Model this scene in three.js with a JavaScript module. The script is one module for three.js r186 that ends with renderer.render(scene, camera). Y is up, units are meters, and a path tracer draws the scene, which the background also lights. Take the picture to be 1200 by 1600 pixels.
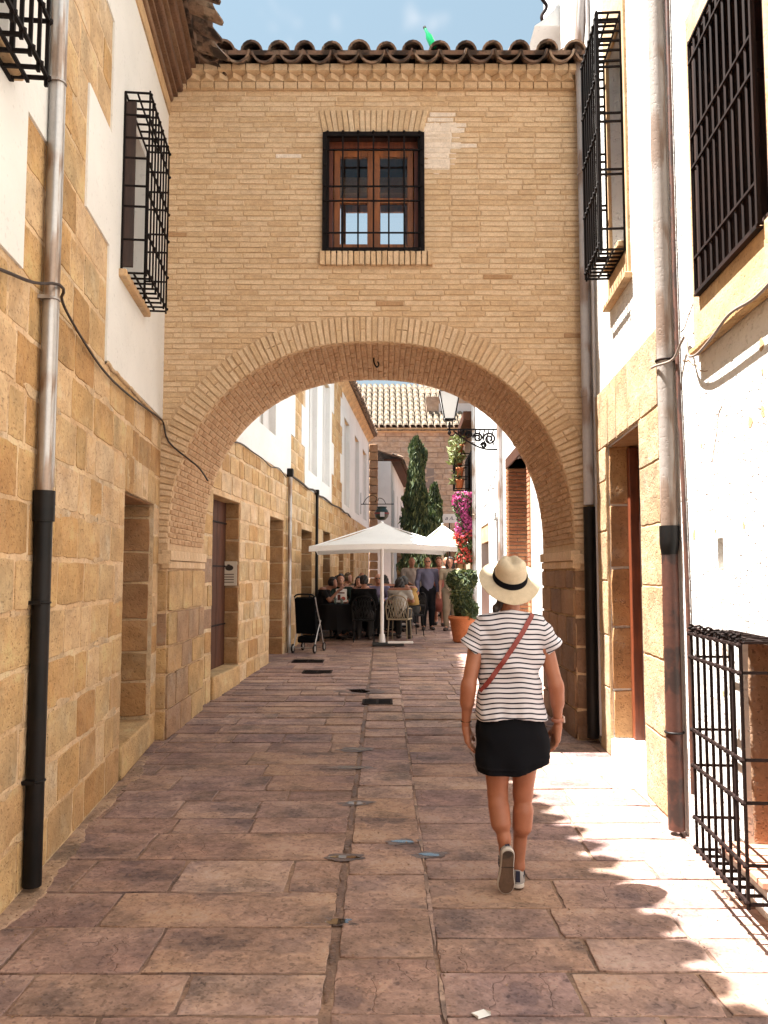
import * as THREE from 'three';
import { mergeGeometries } from 'three/addons/utils/BufferGeometryUtils.js';
import { RoundedBoxGeometry } from 'three/addons/geometries/RoundedBoxGeometry.js';

// ---------------------------------------------------------------- camera, sky, sun, exposure
const scene = new THREE.Scene();
const camera = new THREE.PerspectiveCamera(64.01, 0.75, 0.05, 400);
camera.position.set(0, 1.6, 0);
camera.rotation.set(Math.atan(96 / 1280), 0, 0);          // tilted a little up; world -z runs up the street
scene.add(camera);
const renderer = new THREE.WebGLRenderer({ antialias: true });
renderer.toneMapping = THREE.LinearToneMapping;
renderer.toneMappingExposure = 5.8;
renderer.shadowMap.enabled = true;
const SUN_DIR = new THREE.Vector3(-0.385, 1, -0.037).normalize();
const sun = new THREE.DirectionalLight(new THREE.Color().setRGB(1, 0.965, 0.91), 5);
sun.position.copy(SUN_DIR).multiplyScalar(40).add(new THREE.Vector3(0, 0, -8));
sun.target.position.set(0, 0, -8);
sun.castShadow = true; sun.shadow.radius = 1; sun.shadow.mapSize.set(4096, 4096);
Object.assign(sun.shadow.camera, { left: -32, right: 32, top: 45, bottom: -45, near: 1, far: 120 });
scene.add(sun, sun.target);

// ---------------------------------------------------------------- small maths
function rng(seed) { let s = seed | 0; return () => { s = (s + 0x6d2b79f5) | 0; let t = Math.imul(s ^ (s >>> 15), 1 | s); t = (t + Math.imul(t ^ (t >>> 7), 61 | t)) ^ t; return ((t ^ (t >>> 14)) >>> 0) / 4294967296; }; }
const lerp = (a, b, t) => a + (b - a) * t, clamp = (x, a = 0, b = 1) => Math.min(b, Math.max(a, x));
const sstep = (a, b, x) => { const t = clamp((x - a) / (b - a)); return t * t * (3 - 2 * t); };
const hyp = Math.hypot, PI = Math.PI;

// tileable noise image, values about 0..1
function noiseImg(n, f0, oct, seed, gain = 0.5, fy = 1) {
  const out = new Float32Array(n * n); let amp = 1, tot = 0;
  for (let o = 0; o < oct; o++) {
    const fx = f0 << o, fY = Math.max(1, Math.round(fx * fy)), r = rng(seed * 101 + o * 17 + 3), lat = new Float32Array(fx * fY);
    for (let i = 0; i < lat.length; i++) lat[i] = r();
    for (let y = 0; y < n; y++) {
      const gy = y / n * fY, y0 = Math.floor(gy), ty = gy - y0, sy = ty * ty * (3 - 2 * ty), r0 = (y0 % fY) * fx, r1 = ((y0 + 1) % fY) * fx;
      for (let x = 0; x < n; x++) {
        const gx = x / n * fx, x0 = Math.floor(gx), tx = gx - x0, sx = tx * tx * (3 - 2 * tx), a = x0 % fx, b = (x0 + 1) % fx;
        out[y * n + x] += amp * lerp(lerp(lat[r0 + a], lat[r0 + b], sx), lerp(lat[r1 + a], lat[r1 + b], sx), sy);
      }
    }
    tot += amp; amp *= gain;
  }
  for (let i = 0; i < out.length; i++) out[i] /= tot;
  return out;
}
function tex(n, f, srgb = true, size = 1) {       // f(i) -> [r,g,b] 0..1; size: metres that one tile covers
  const d = new Uint8Array(n * n * 4);
  for (let i = 0; i < n * n; i++) { const c = f(i, i % n, (i / n) | 0); for (let k = 0; k < 3; k++) d[i * 4 + k] = clamp(c[k]) * 255; d[i * 4 + 3] = 255; }
  const t = new THREE.DataTexture(d, n, n); t.wrapS = t.wrapT = THREE.RepeatWrapping; t.magFilter = THREE.LinearFilter; t.minFilter = THREE.LinearMipmapLinearFilter; t.generateMipmaps = true;
  if (srgb) t.colorSpace = THREE.SRGBColorSpace;
  t.repeat.set(1 / size, 1 / size); t.needsUpdate = true; return t;
}
const N = 512;
const nz = { low: noiseImg(N, 3, 3, 1), mid: noiseImg(N, 8, 4, 2), fine: noiseImg(N, 48, 4, 3, 0.7), speck: noiseImg(N, 90, 2, 4), lay: noiseImg(N, 4, 5, 5, 0.6, 6), vert: noiseImg(N, 24, 4, 6, 0.6, 0.12), blot: noiseImg(N, 5, 5, 7, 0.55), b2: noiseImg(N, 6, 4, 8), cr: noiseImg(N, 5, 4, 9) };
const T = {
  stone: tex(N, i => { const a = 0.88 + 0.32 * (nz.blot[i] - .5) + 0.16 * (nz.fine[i] - .5) - (nz.speck[i] > .76 ? .12 : 0), w = (nz.low[i] - .5) * .16, s = sstep(.60, .72, nz.b2[i]) * .10; return [a + .06 + s * .4, a + w * .5 + s * .6, a - .04 + w + s]; }, true, 1.1),
  stoneB: tex(N, i => { const v = .5 + .5 * (nz.mid[i] - .5) + .5 * (nz.fine[i] - .5) - (nz.speck[i] > .74 ? .3 : 0); return [v, v, v]; }, false, 1.1),
  plaster: tex(N, i => { const a = .965 + .05 * (nz.low[i] - .5) + .05 * (nz.mid[i] - .5) - (nz.speck[i] > .80 ? .05 : 0); return [a, a - .005, a - .015]; }, true, 2.3),
  plasterB: tex(N, i => { const v = .5 + .7 * (nz.blot[i] - .5) + .35 * (nz.fine[i] - .5); return [v, v, v]; }, false, 1.3),
  limeB: tex(N, i => { const v = .45 + .55 * (nz.blot[i] - .5) + .5 * (nz.fine[i] - .5) - (nz.speck[i] > .77 ? .35 : 0) - (Math.abs(nz.b2[i] - .5) < .003 ? .3 : 0); return [v, v, v]; }, false, 1.7),
  brick: tex(N, i => { const a = .91 + .16 * (nz.mid[i] - .5) + .18 * (nz.fine[i] - .5) - (nz.speck[i] > .74 ? .10 : 0); return [a + .04, a, a - .03]; }, true, .5),
  pave: tex(N, i => { const a = .83 + .48 * (nz.blot[i] - .5) + .34 * (nz.fine[i] - .5) + .16 * (nz.lay[i] - .5) - (nz.speck[i] > .73 ? .16 : 0), l = sstep(.58, .7, nz.b2[i]) * .10 - sstep(.60, .70, nz.cr[i]) * .12, p = (nz.low[i] - .5) * .06; return [a + .03 + l, a + l * .9 - p * .3, a + l * .7 + p]; }, true, 1.3),
  paveB: tex(N, i => { const c = Math.abs(nz.cr[i] - .5) < .004 && nz.low[i] > .55 ? .4 : 0, v = .5 + .7 * (nz.blot[i] - .5) + .4 * (nz.lay[i] - .5) + .45 * (nz.fine[i] - .5) - c; return [v, v, v]; }, false, 1.3),
  wood: tex(N, i => { const a = .78 + .42 * (nz.vert[i] - .5) + .1 * (nz.fine[i] - .5); return [a, a * .96, a * .92]; }, true, .6),
  tile: tex(N, i => { const d = sstep(.46, .62, nz.blot[i]), l = sstep(.56, .68, nz.b2[i]), a = .85 + .25 * (nz.fine[i] - .5), k = lerp(a, a * .48, d); return [lerp(k, k * 1.0 + .1, l), lerp(k * .97, k + .12, l), lerp(k * .95, k + .12, l)]; }, true, .7),
  rust: tex(N, i => { const d = sstep(.45, .6, nz.blot[i]), a = .82 + .25 * (nz.fine[i] - .5); return [lerp(a, a * .62, d), lerp(a * .9, a * .60, d), lerp(a * .85, a * .6, d)]; }, true, .8),
  stain: tex(N, i => { const v = sstep(.5, .68, nz.vert[i]) * sstep(.4, .6, nz.low[i]), a = .9 + .1 * (nz.fine[i] - .5); return [a - v * .16, a - v * .24, a - v * .3]; }, true, 1.2),
  fabric: tex(N, (i, x, y) => { const v = .88 + .08 * ((x ^ y) & 1) - .1 + .1 * (nz.fine[i] - .5); return [v, v, v]; }, true, .15),
  skin: tex(N, i => { const a = .90 + .12 * (nz.mid[i] - .5) + .06 * (nz.fine[i] - .5), w = (nz.low[i] - .5) * .14; return [a + .04, a - w * .6, a - w]; }, true, .5),
  straw: tex(N, (i, x, y) => { const v = .86 + .1 * Math.sin(x * PI / 4) * Math.sin(y * PI / 4) + .1 * (nz.mid[i] - .5); return [v, v, v]; }, true, .16),
};
function mat(rgb, o = {}) {
  const { map, bump, bs = .004, rough = .9, metal = 0, ...rest } = o;
  const m = new THREE.MeshPhysicalMaterial({ roughness: rough, metalness: metal, ...rest });
  m.color.setRGB(...rgb); if (map) m.map = map; if (bump) { m.bumpMap = bump; m.bumpScale = bs; }
  return m;
}
const tones = (list, o) => list.map(c => mat(c, o));
const C = {
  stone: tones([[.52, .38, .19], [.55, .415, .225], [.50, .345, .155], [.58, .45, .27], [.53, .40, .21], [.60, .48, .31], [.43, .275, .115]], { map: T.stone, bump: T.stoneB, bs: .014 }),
  stoneCool: tones([[.38, .26, .155], [.33, .225, .145], [.46, .32, .16], [.50, .37, .20]], { map: T.stone, bump: T.stoneB, bs: .01 }),
  mortar: mat([.62, .49, .31], { map: T.stone, bump: T.stoneB, bs: .012 }),
  jointDark: mat([.30, .19, .10], { map: T.stone, bump: T.stoneB, bs: .01 }),
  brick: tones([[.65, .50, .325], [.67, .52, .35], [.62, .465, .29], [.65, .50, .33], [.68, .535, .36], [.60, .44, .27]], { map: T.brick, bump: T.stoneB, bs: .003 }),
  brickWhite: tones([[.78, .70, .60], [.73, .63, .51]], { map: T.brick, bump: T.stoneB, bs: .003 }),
  soffit: tones([[.50, .34, .19], [.53, .36, .21], [.47, .305, .165], [.50, .345, .20], [.54, .37, .215], [.44, .28, .15]], { map: T.brick, bump: T.stoneB, bs: .003 }),  // brick tones darkened and reddened: shade under the vault painted into the colour
  jamb: tones([[.38, .23, .10], [.35, .20, .085], [.42, .265, .125], [.34, .20, .095]], { map: T.stone, bump: T.stoneB, bs: .01 }),  // orange-brown stone, darkened so the colour carries the shade inside the doorways
  pier: tones([[.30, .19, .105], [.25, .155, .09], [.34, .22, .12], [.22, .14, .085]], { map: T.stone, bump: T.stoneB, bs: .01 }),  // right pier stone in darker tones, its shade put into the colour
  brickMortar: mat([.60, .445, .28], { map: T.brick, bump: T.stoneB, bs: .004 }),
  redBrick: tones([[.42, .19, .095], [.47, .23, .12], [.36, .155, .08]], { map: T.brick, bump: T.stoneB, bs: .004 }),
  white: mat([.75, .735, .71], { map: T.plaster, bump: T.plasterB, bs: .006 }),
  white2: mat([.76, .76, .76], { map: T.plaster, bump: T.plasterB, bs: .006 }),
  limeRough: mat([.74, .725, .70], { map: T.plaster, bump: T.limeB, bs: .017 }),
  panelGrey: mat([.60, .59, .58], { map: T.plaster, bump: T.plasterB, bs: .004 }),
  tan: mat([.60, .44, .25], { map: T.stone, bump: T.stoneB, bs: .004 }),
  iron: mat([.012, .0075, .007], { rough: .75, specularIntensity: .35, map: T.rust }),
  ironRust: mat([.030, .015, .012], { rough: .8, specularIntensity: .35, map: T.rust }),
  zinc: mat([.52, .50, .49], { rough: .38, metal: .75, map: T.stain }),
  blackPipe: mat([.008, .0065, .0065], { rough: .5, specularIntensity: .5, map: T.rust }),
  rustPipe: mat([.11, .045, .03], { rough: .6, map: T.rust }),
  claypipe: mat([.36, .31, .275], { rough: .8, map: T.stain, bump: T.stoneB, bs: .003 }),
  whitePipe: mat([.50, .46, .45], { rough: .6, map: T.stain }),
  woodRed: mat([.24, .06, .02], { rough: .5, map: T.wood, bump: T.wood, bs: .001 }),
  woodOrange: mat([.42, .14, .032], { rough: .5, map: T.wood, bump: T.wood, bs: .001 }),
  woodDark: mat([.05, .021, .014], { rough: .6, map: T.wood, bump: T.wood, bs: .002 }),
  woodBrown: mat([.115, .045, .024], { rough: .7, specularIntensity: .4, map: T.wood, bump: T.wood, bs: .002 }),
  tile: tones([[.28, .18, .12], [.23, .14, .095], [.33, .22, .15], [.19, .12, .085]], { map: T.tile, bump: T.stoneB, bs: .004 }),
  tilePale: tones([[.31, .24, .165], [.26, .195, .13]], { map: T.tile, bump: T.stoneB, bs: .004 }),
  cornice: tones([[.20, .12, .07], [.16, .095, .06], [.24, .155, .095]], { map: T.stone, bump: T.stoneB, bs: .01 }),
  pave: tones([[.385, .262, .208], [.33, .218, .175], [.42, .30, .245], [.38, .255, .19], [.34, .235, .202]], { map: T.pave, bump: T.paveB, bs: .016, rough: .82 }),
  paveJoint: mat([.27, .18, .13], { map: T.pave, bump: T.paveB, bs: .012 }),
  inner: mat([.22, .17, .14]),
  glass: mat([1, 1, 1], { transmission: 1, thickness: 0, rough: .02, ior: 1.5 }),
  cable: mat([.03, .018, .014], { rough: .6 }),
};

// sky: clear summer air with a few small puffs low over the roofs
{
  const W = 1024, H = 512, d = new Float32Array(W * H * 4), n1 = noiseImg(512, 24, 5, 31, .6), n2 = noiseImg(512, 6, 3, 33);
  const v = new THREE.Vector3();
  for (let y = 0; y < H; y++) for (let x = 0; x < W; x++) {
    const el = ((y + .5) / H - .5) * PI, ph = ((x + .5) / W - .5) * 2 * PI;
    v.set(Math.cos(el) * Math.cos(ph), Math.sin(el), Math.cos(el) * Math.sin(ph));
    const s = Math.max(0, v.dot(SUN_DIR)), h = clamp(Math.sin(Math.max(el, 0)));
    const t = Math.pow(1 - h, 1.6), glow = .06 * Math.pow(s, 8) + .30 * Math.pow(s, 60);
    let c = [lerp(.070, .133, t), lerp(.107, .158, t), lerp(.143, .172, t)].map(k => k * (.80 + .45 * s * s));
    const cl = sstep(.60, .74, n1[((y * 3) % 512) * 512 + (x * 2) % 512] * .8 + n2[(y % 512) * 512 + x % 512] * .25) * sstep(.28, .5, el) * (1 - sstep(.58, .72, el));
    c = c.map((k, i) => lerp(k + glow * [1, .95, .85][i], [.19, .19, .195][i], cl * .6));
    if (el < 0) c = [.16, .13, .10];
    const i = (y * W + x) * 4; d[i] = c[0]; d[i + 1] = c[1]; d[i + 2] = c[2]; d[i + 3] = 1;
  }
  const sky = new THREE.DataTexture(d, W, H, THREE.RGBAFormat, THREE.FloatType);
  sky.mapping = THREE.EquirectangularReflectionMapping; sky.magFilter = THREE.LinearFilter; sky.needsUpdate = true;
  scene.background = sky; scene.environment = sky;
}

// ---------------------------------------------------------------- geometry helpers
const used = {};
function numbered(n) { if (!(n in used)) { used[n] = 0; return n; } used[n]++; return n + '_' + String(used[n]).padStart(3, '0'); }
const V3 = (x, y, z) => new THREE.Vector3(x, y, z);
// flat or given normals, uv in metres taken from the dominant axis of each face
function fin(g, flat = false, off = [0, 0]) {
  if (g.index) g = g.toNonIndexed();
  if (flat || !g.attributes.normal) g.computeVertexNormals();
  const p = g.attributes.position, n = g.attributes.normal, uv = new Float32Array(p.count * 2), a = V3(), b = V3(), c = V3();
  for (let i = 0; i < p.count; i += 3) {
    a.fromBufferAttribute(p, i); b.fromBufferAttribute(p, i + 1).sub(a); c.fromBufferAttribute(p, i + 2).sub(a); b.cross(c);
    const X = Math.abs(b.x), Y = Math.abs(b.y), Z = Math.abs(b.z);
    for (let k = 0; k < 3; k++) {
      const x = p.getX(i + k), y = p.getY(i + k), z = p.getZ(i + k);
      const q = X > Y && X > Z ? [z, y] : Y > Z ? [x, z] : [x, y];
      uv[(i + k) * 2] = q[0] + off[0]; uv[(i + k) * 2 + 1] = q[1] + off[1];
    }
  }
  g.setAttribute('uv', new THREE.BufferAttribute(uv, 2));
  for (const k of Object.keys(g.attributes)) if (!['position', 'normal', 'uv'].includes(k)) g.deleteAttribute(k);
  return g;
}
const merge = list => mergeGeometries(list.map(g => g.index ? g.toNonIndexed() : g).map(g => { for (const k of Object.keys(g.attributes)) if (!['position', 'normal', 'uv'].includes(k)) g.deleteAttribute(k); if (!g.attributes.uv) g.setAttribute('uv', new THREE.BufferAttribute(new Float32Array(g.attributes.position.count * 2), 2)); return g; }));
const tr = (g, x = 0, y = 0, z = 0) => g.translate(x, y, z);
const box = (w, h, d, x = 0, y = 0, z = 0) => new THREE.BoxGeometry(w, h, d).translate(x, y, z);      // centred on x,y,z
const span = (x0, x1, y0, y1, z0, z1) => box(x1 - x0, y1 - y0, z1 - z0, (x0 + x1) / 2, (y0 + y1) / 2, (z0 + z1) / 2);
const rbox = (w, h, d, r, x = 0, y = 0, z = 0, s = 2) => new RoundedBoxGeometry(w, h, d, s, Math.min(r, w / 2.01, h / 2.01, d / 2.01)).translate(x, y, z);
function tube(pts, r, rs = 8, ts) { const c = new THREE.CatmullRomCurve3(pts.map(p => p.isVector3 ? p : V3(...p)), false, 'centripetal'); return new THREE.TubeGeometry(c, ts || Math.max(2, pts.length * 5), r, rs, false); }
function rod(a, b, r, r2 = r, rs = 8) {
  const A = V3(...a), B = V3(...b), d = B.clone().sub(A), g = new THREE.CylinderGeometry(r2, r, d.length(), rs, 1);
  g.applyQuaternion(new THREE.Quaternion().setFromUnitVectors(V3(0, 1, 0), d.clone().normalize())); return g.translate(...A.add(B).multiplyScalar(.5).toArray());
}
const lathe = (pts, seg = 24) => new THREE.LatheGeometry(pts.map(p => new THREE.Vector2(...p)), seg);
// rectangle-like block whose face looks along +z: its outline is uneven, its rim is worn round
function block(w, h, d, { ch = .012, jit = .012, n = 3, r = Math.random, bulge = .004, off } = {}) {
  const per = [];
  const side = (x0, y0, x1, y1) => { for (let i = 0; i < n; i++) { const t = i / n; per.push([lerp(x0, x1, t), lerp(y0, y1, t), i === 0]); } };
  side(-w / 2, -h / 2, w / 2, -h / 2); side(w / 2, -h / 2, w / 2, h / 2); side(w / 2, h / 2, -w / 2, h / 2); side(-w / 2, h / 2, -w / 2, -h / 2);
  for (const p of per) { const k = p[2] ? 1.3 : .8, a = r() * jit * k, b = r() * jit * k; p[0] -= Math.sign(p[0]) * (Math.abs(p[0]) > w / 2 - 1e-6 ? a : 0); p[1] -= Math.sign(p[1]) * (Math.abs(p[1]) > h / 2 - 1e-6 ? b : 0); }
  const rings = [[0, 0, 0], [0, d - ch, 0], [ch * .5, d - ch * .15, .0], [ch * 1.4, d, .25], [Math.min(w, h) * .24, d, 1]], pos = [], P = per.length;
  for (const [ins, z, nb] of rings) for (const p of per) {
    const fx = Math.max(0, 1 - ins / (w / 2)), fy = Math.max(0, 1 - ins / (h / 2));
    pos.push(p[0] * fx, p[1] * fy, z + nb * bulge * (r() * 2 - 1));
  }
  pos.push(0, 0, d + bulge * (r() - .3));
  const idx = [];
  for (let k = 0; k < rings.length - 1; k++) for (let i = 0; i < P; i++) { const a = k * P + i, b = k * P + (i + 1) % P, c = a + P, e = b + P; idx.push(a, b, e, a, e, c); }
  const o = (rings.length - 1) * P, ct = rings.length * P; for (let i = 0; i < P; i++) idx.push(o + i, o + (i + 1) % P, ct);
  const g = new THREE.BufferGeometry(); g.setAttribute('position', new THREE.Float32BufferAttribute(pos, 3)); g.setIndex(idx); g.computeVertexNormals();
  return fin(g, false, off || [r() * 5, r() * 5]);
}
// plain brick with broken edges, face along +z, 18 triangles
function brickGeo(w, h, d, r, ch = .004, jit = .003) {
  const R = () => (r() - .5) * 2 * jit, c = [[-1, -1], [1, -1], [1, 1], [-1, 1]], pos = [], idx = [];
  const o = c.map(([x, y]) => [x * w / 2 + R(), y * h / 2 + R()]);
  for (const z of [0, d - ch]) for (const p of o) pos.push(p[0], p[1], z);
  o.forEach((p, i) => pos.push(p[0] - c[i][0] * ch, p[1] - c[i][1] * ch, d + R() * .5));
  for (let k = 0; k < 2; k++) for (let i = 0; i < 4; i++) { const a = k * 4 + i, b = k * 4 + (i + 1) % 4; idx.push(a, b, b + 4, a, b + 4, a + 4); }
  idx.push(8, 9, 10, 8, 10, 11);
  const g = new THREE.BufferGeometry(); g.setAttribute('position', new THREE.Float32BufferAttribute(pos, 3)); g.setIndex(idx);
  return fin(g, true, [r() * 3, r() * 3]);
}
// slab of wall with openings: outline and holes in x,y; front at z = 0, thickness t backwards
function wallSlab(outline, holes, t) {
  const s = new THREE.Shape(outline.map(p => new THREE.Vector2(...p)));
  for (const h of holes) s.holes.push(new THREE.Path(h.map(p => new THREE.Vector2(...p))));
  return new THREE.ExtrudeGeometry(s, { depth: t, bevelEnabled: false, curveSegments: 8 }).translate(0, 0, -t);
}
const rect = (x0, x1, y0, y1) => [[x0, y0], [x1, y0], [x1, y1], [x0, y1]];

// ---------------------------------------------------------------- scene helpers
function shade(o) { o.traverse(c => { if (c.isMesh) { c.castShadow = true; c.receiveShadow = true; } }); return o; }
function thing(name, label, category, [x, y, z] = [0, 0, 0], turn = 0, group) {
  const o = new THREE.Group(); o.name = numbered(name); scene.add(o); o.position.set(x, y, z); o.rotation.y = turn;
  o.userData = { label, category }; if (group) o.userData.group = group; return o;
}
function part(name, g, m, parent, x = 0, y = 0, z = 0) { const o = new THREE.Mesh(g, m); o.name = name; o.position.set(x, y, z); parent.add(o); return o; }
function solo(name, g, m, label, category, pos = [0, 0, 0], turn = 0, group) {
  const o = new THREE.Mesh(g, m); o.name = numbered(name); scene.add(o); o.position.set(...pos); o.rotation.y = turn;
  o.userData = { label, category }; if (group) o.userData.group = group; return o;
}
function structure(name, g, m) { const o = g ? new THREE.Mesh(g, m) : new THREE.Group(); o.name = name; o.userData = { kind: 'structure' }; scene.add(o); return o; }
const pick = (a, r) => a[Math.floor(r() * a.length) % a.length];
const W = (X, Y, Z) => [X, Y, -Z];                                     // street coordinates: Z metres ahead of the camera

// wall frames: local x along the wall, y up, z out into the street
const WL1 = { X0: -1.40, k: -.1, side: 1 }, WL2 = { X0: -2.77, k: .062, side: 1 }, WR1 = { X0: 1.50, k: .07, side: -1 }, WR2 = { X0: 1.85, k: .03, side: -1 };
for (const w of [WL1, WL2, WR1, WR2]) { w.n = hyp(1, w.k); w.turn = w.side > 0 ? Math.atan2(1, w.k) : Math.atan2(-1, -w.k); w.u = Z => w.side * Z * w.n; w.X = Z => w.X0 + w.k * Z; }
// a point on a wall: Z ahead, Y up, out from the wall face
const onWall = (w, Z, Y, out) => [w.X(Z) + w.side * out / w.n, Y, -Z + w.side * w.k / w.n * out];
// ---------------------------------------------------------------- ground and paving: the lane climbs a little beyond the bridge
const gy = Z => Z > 8 ? .02 * (Z - 8) : 0;
{
  structure('ground', fin(new THREE.PlaneGeometry(400, 400).rotateX(-PI / 2).translate(0, -.05, -60)), mat([.30, .21, .16], { map: T.pave }));
  const pv = structure('pavement');
  part('joint_bed', fin(merge([span(-4.5, 5.5, -.045, -.007, -8, 10), new THREE.BoxGeometry(12, .04, 62).translate(0, -.027, -31).rotateX(Math.atan(.02)).translate(.5, 0, -8)])), C.paveJoint, pv);
  const r = rng(77), far = [[], [], [], [], []];
  const slab = (x0, x1, z0, z1, near) => {
    const gap = .002 + r() * .008, w = x1 - x0 - gap, h = z1 - z0 - gap; if (w < .06 || h < .06) return;
    const k = Math.floor(r() * 5);
    if (near) {
      const g = block(w, h, .04, { ch: .0045, jit: .011, n: w > .6 ? 7 : 5, r, bulge: .004 });
      const m = part('paving_slab', g, C.pave[k], pv, (x0 + x1) / 2, -.04 + gy((z0 + z1) / 2) + (r() - .5) * .007, -(z0 + z1) / 2);
      m.rotation.set(-PI / 2 + (r() - .5) * .008, 0, 0); m.rotation.order = 'XYZ'; m.rotateY((r() - .5) * .006);
    } else {
      const g = brickGeo(w, h, .04, r, .007, .012).rotateX(-PI / 2 + (z0 > 8 ? .02 : 0)); far[k].push(g.translate((x0 + x1) / 2, -.04 + gy((z0 + z1) / 2) + (r() - .5) * .006, -(z0 + z1) / 2));
    }
  };
  const band = (a, b, w0, w1, zs) => {
    let Z = zs;
    while (Z < 44) {
      const h = b - a < .6 ? .34 + r() * .2 : .27 + r() * .2, near = Z < 13.2 && Z > 2.1; let x = a - (b - a > 1 && a < -1 ? r() * .4 : 0);
      const end = b;
      while (x < end - .02) { let w = w0 + r() * (w1 - w0); if (end - x - w < .25) w = end - x; slab(x, x + w, Z, Z + h, near); x += w; }
      Z += h;
    }
  };
  band(-2.6, -.226, .45, .95, -6.1); band(-.20, .22, .42, .42, -6.0); band(.22, 2.5, .5, 1.0, -6.2);
  // damp dirt in the gutter joint and pale mortar in the other one: ragged runs along the lane
  const runs = (x0, seed, n, wid, len, y) => { const gr = rng(seed), gs = []; for (let i = 0; i < n; i++) {
    const Z = 2.0 + (i + gr() * .8) / n * 10.5, L = len * (.4 + gr() * .8), m = 14, sh = new THREE.Shape(), A = [], B = []; let w = 0;
    for (let k = 0; k <= m; k++) { const t = k / m, e = Math.sin(PI * t) ** .5; w = .6 * w + .4 * gr(); A.push([x0 - wid * e * (.3 + w) + (gr() - .5) * wid * .3, Z + t * L]); B.push([x0 + wid * e * (.3 + w * .7) + (gr() - .5) * wid * .3, Z + t * L]); }
    [...A, ...B.reverse()].forEach((p, k) => k ? sh.lineTo(...p) : sh.moveTo(...p)); gs.push(new THREE.ShapeGeometry(sh).rotateX(-PI / 2).translate(0, gy(Z + L / 2) + y + i * .00002, 0)); } return fin(merge(gs)); };
  part('gutter_dirt', runs(-.215, 123, 24, .022, .42, .0012), mat([.19, .12, .09], { map: T.pave, bump: T.paveB, bs: .012, rough: .6 }), pv).userData.kind = 'stuff';
  part('joint_mortar', runs(.222, 55, 16, .014, .62, .0012), mat([.46, .34, .26], { map: T.pave, bump: T.paveB, bs: .012 }), pv).userData.kind = 'stuff';
  far.forEach((f, k) => { if (f.length) { const m = part('paving_slabs_beyond', merge(f), C.pave[k], pv); m.userData.kind = 'stuff'; } });
  // narrow cemented strip along the foot of the house on the left
  const pts = []; const rr = rng(5);
  for (let Z = 2; Z < 7.3; Z += .05) pts.push([WL1.X(Z) + .055 + .03 * Math.sin(Z * 3.1) + .02 * Math.sin(Z * 7.7 + 1) + rr() * .02, Z]);
  const s = new THREE.Shape(); s.moveTo(WL1.X(2) - .05, 2); for (const [x, z] of pts) s.lineTo(x, z); s.lineTo(WL1.X(7.3) - .05, 7.3);
  const g = new THREE.ExtrudeGeometry(s, { depth: .004, bevelEnabled: true, bevelSize: .03, bevelThickness: .008, bevelSegments: 2 }); g.rotateX(-PI / 2);
  part('cement_strip', fin(g), mat([.40, .28, .19], { map: T.pave, bump: T.paveB, bs: .012 }), pv, 0, -.006, 0);
}

// ---------------------------------------------------------------- barrel roof tiles
function tileGeo(r0, r1, len, up, t = .02, seg = 8, tongue = 0) {          // half pipe along z (z=0 lower end), tapering, thickness t
  const pos = [], idx = [], A = PI * .92;
  for (const [z, R] of [[0, r0], [-len, r1]]) for (const q of [R, R - t]) for (let i = 0; i <= seg; i++) { const a = -A / 2 + A * i / seg; pos.push(Math.sin(a) * q, (Math.cos(a) * q - R * .35) * (up ? 1 : -1), z + (z === 0 ? tongue * (1 - Math.sin(a) ** 2) : 0)); }
  const S = seg + 1, f = (a, b, c, d) => up ? idx.push(a, b, c, a, c, d) : idx.push(a, c, b, a, d, c);
  for (let i = 0; i < seg; i++) { f(i, i + 1, 2 * S + i + 1, 2 * S + i); f(S + i + 1, S + i, 3 * S + i, 3 * S + i + 1); f(S + i, S + i + 1, i + 1, i); f(2 * S + i, 2 * S + i + 1, 3 * S + i + 1, 3 * S + i); }
  f(S, 0, 2 * S, 3 * S); f(seg, S + seg, 3 * S + seg, 2 * S + seg);
  const g = new THREE.BufferGeometry(); g.setAttribute('position', new THREE.Float32BufferAttribute(pos, 3)); g.setIndex(idx); g.computeVertexNormals();
  return fin(g, true, [r0 * 37, len * 11]);
}
const TILES = { tongue: [0, 1, 2].map(i => tileGeo(.116 - i * .004, .108, .50, false, .02, 10, .13 + i * .03)),  pan: [0, 1, 2].map(i => tileGeo(.138 - i * .004, .112, .46 + i * .02, false)), cover: [0, 1, 2].map(i => tileGeo(.108 + i * .005, .092, .46 + i * .02, true)) };
// rows of tiles: eave along local x from x0 to x1 at height y, rising backwards (-z); returns nothing, adds children
function tileRows(parent, x0, x1, y, z, slope, rows, pitch, r, mats, name = 'roof_tile', rag = .045) {
  const n = Math.round((x1 - x0) / pitch), p = (x1 - x0) / n;
  for (let k = 0; k < rows; k++) for (let i = 0; i <= n; i++) for (const up of [0, 1]) {
    const X = x0 + (i + up * .5) * p; if (X > x1 + .01) continue;
    const d = k * .36 + (up ? (rag > .05 ? .17 : .03) : 0) - (r() - .5) * rag, m = part(name, pick(up ? TILES.cover : rag > .05 ? TILES.tongue : TILES.pan, r), pick(mats, r), parent, X + (r() - .5) * .02, y + Math.sin(slope) * d + (up ? .070 : .012) + (k * .012) + (r() - .5) * .012, z - Math.cos(slope) * d);
    m.rotation.set(slope + (r() - .5) * .05, (r() - .5) * .07, (r() - .5) * .08);
  }
}

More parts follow.
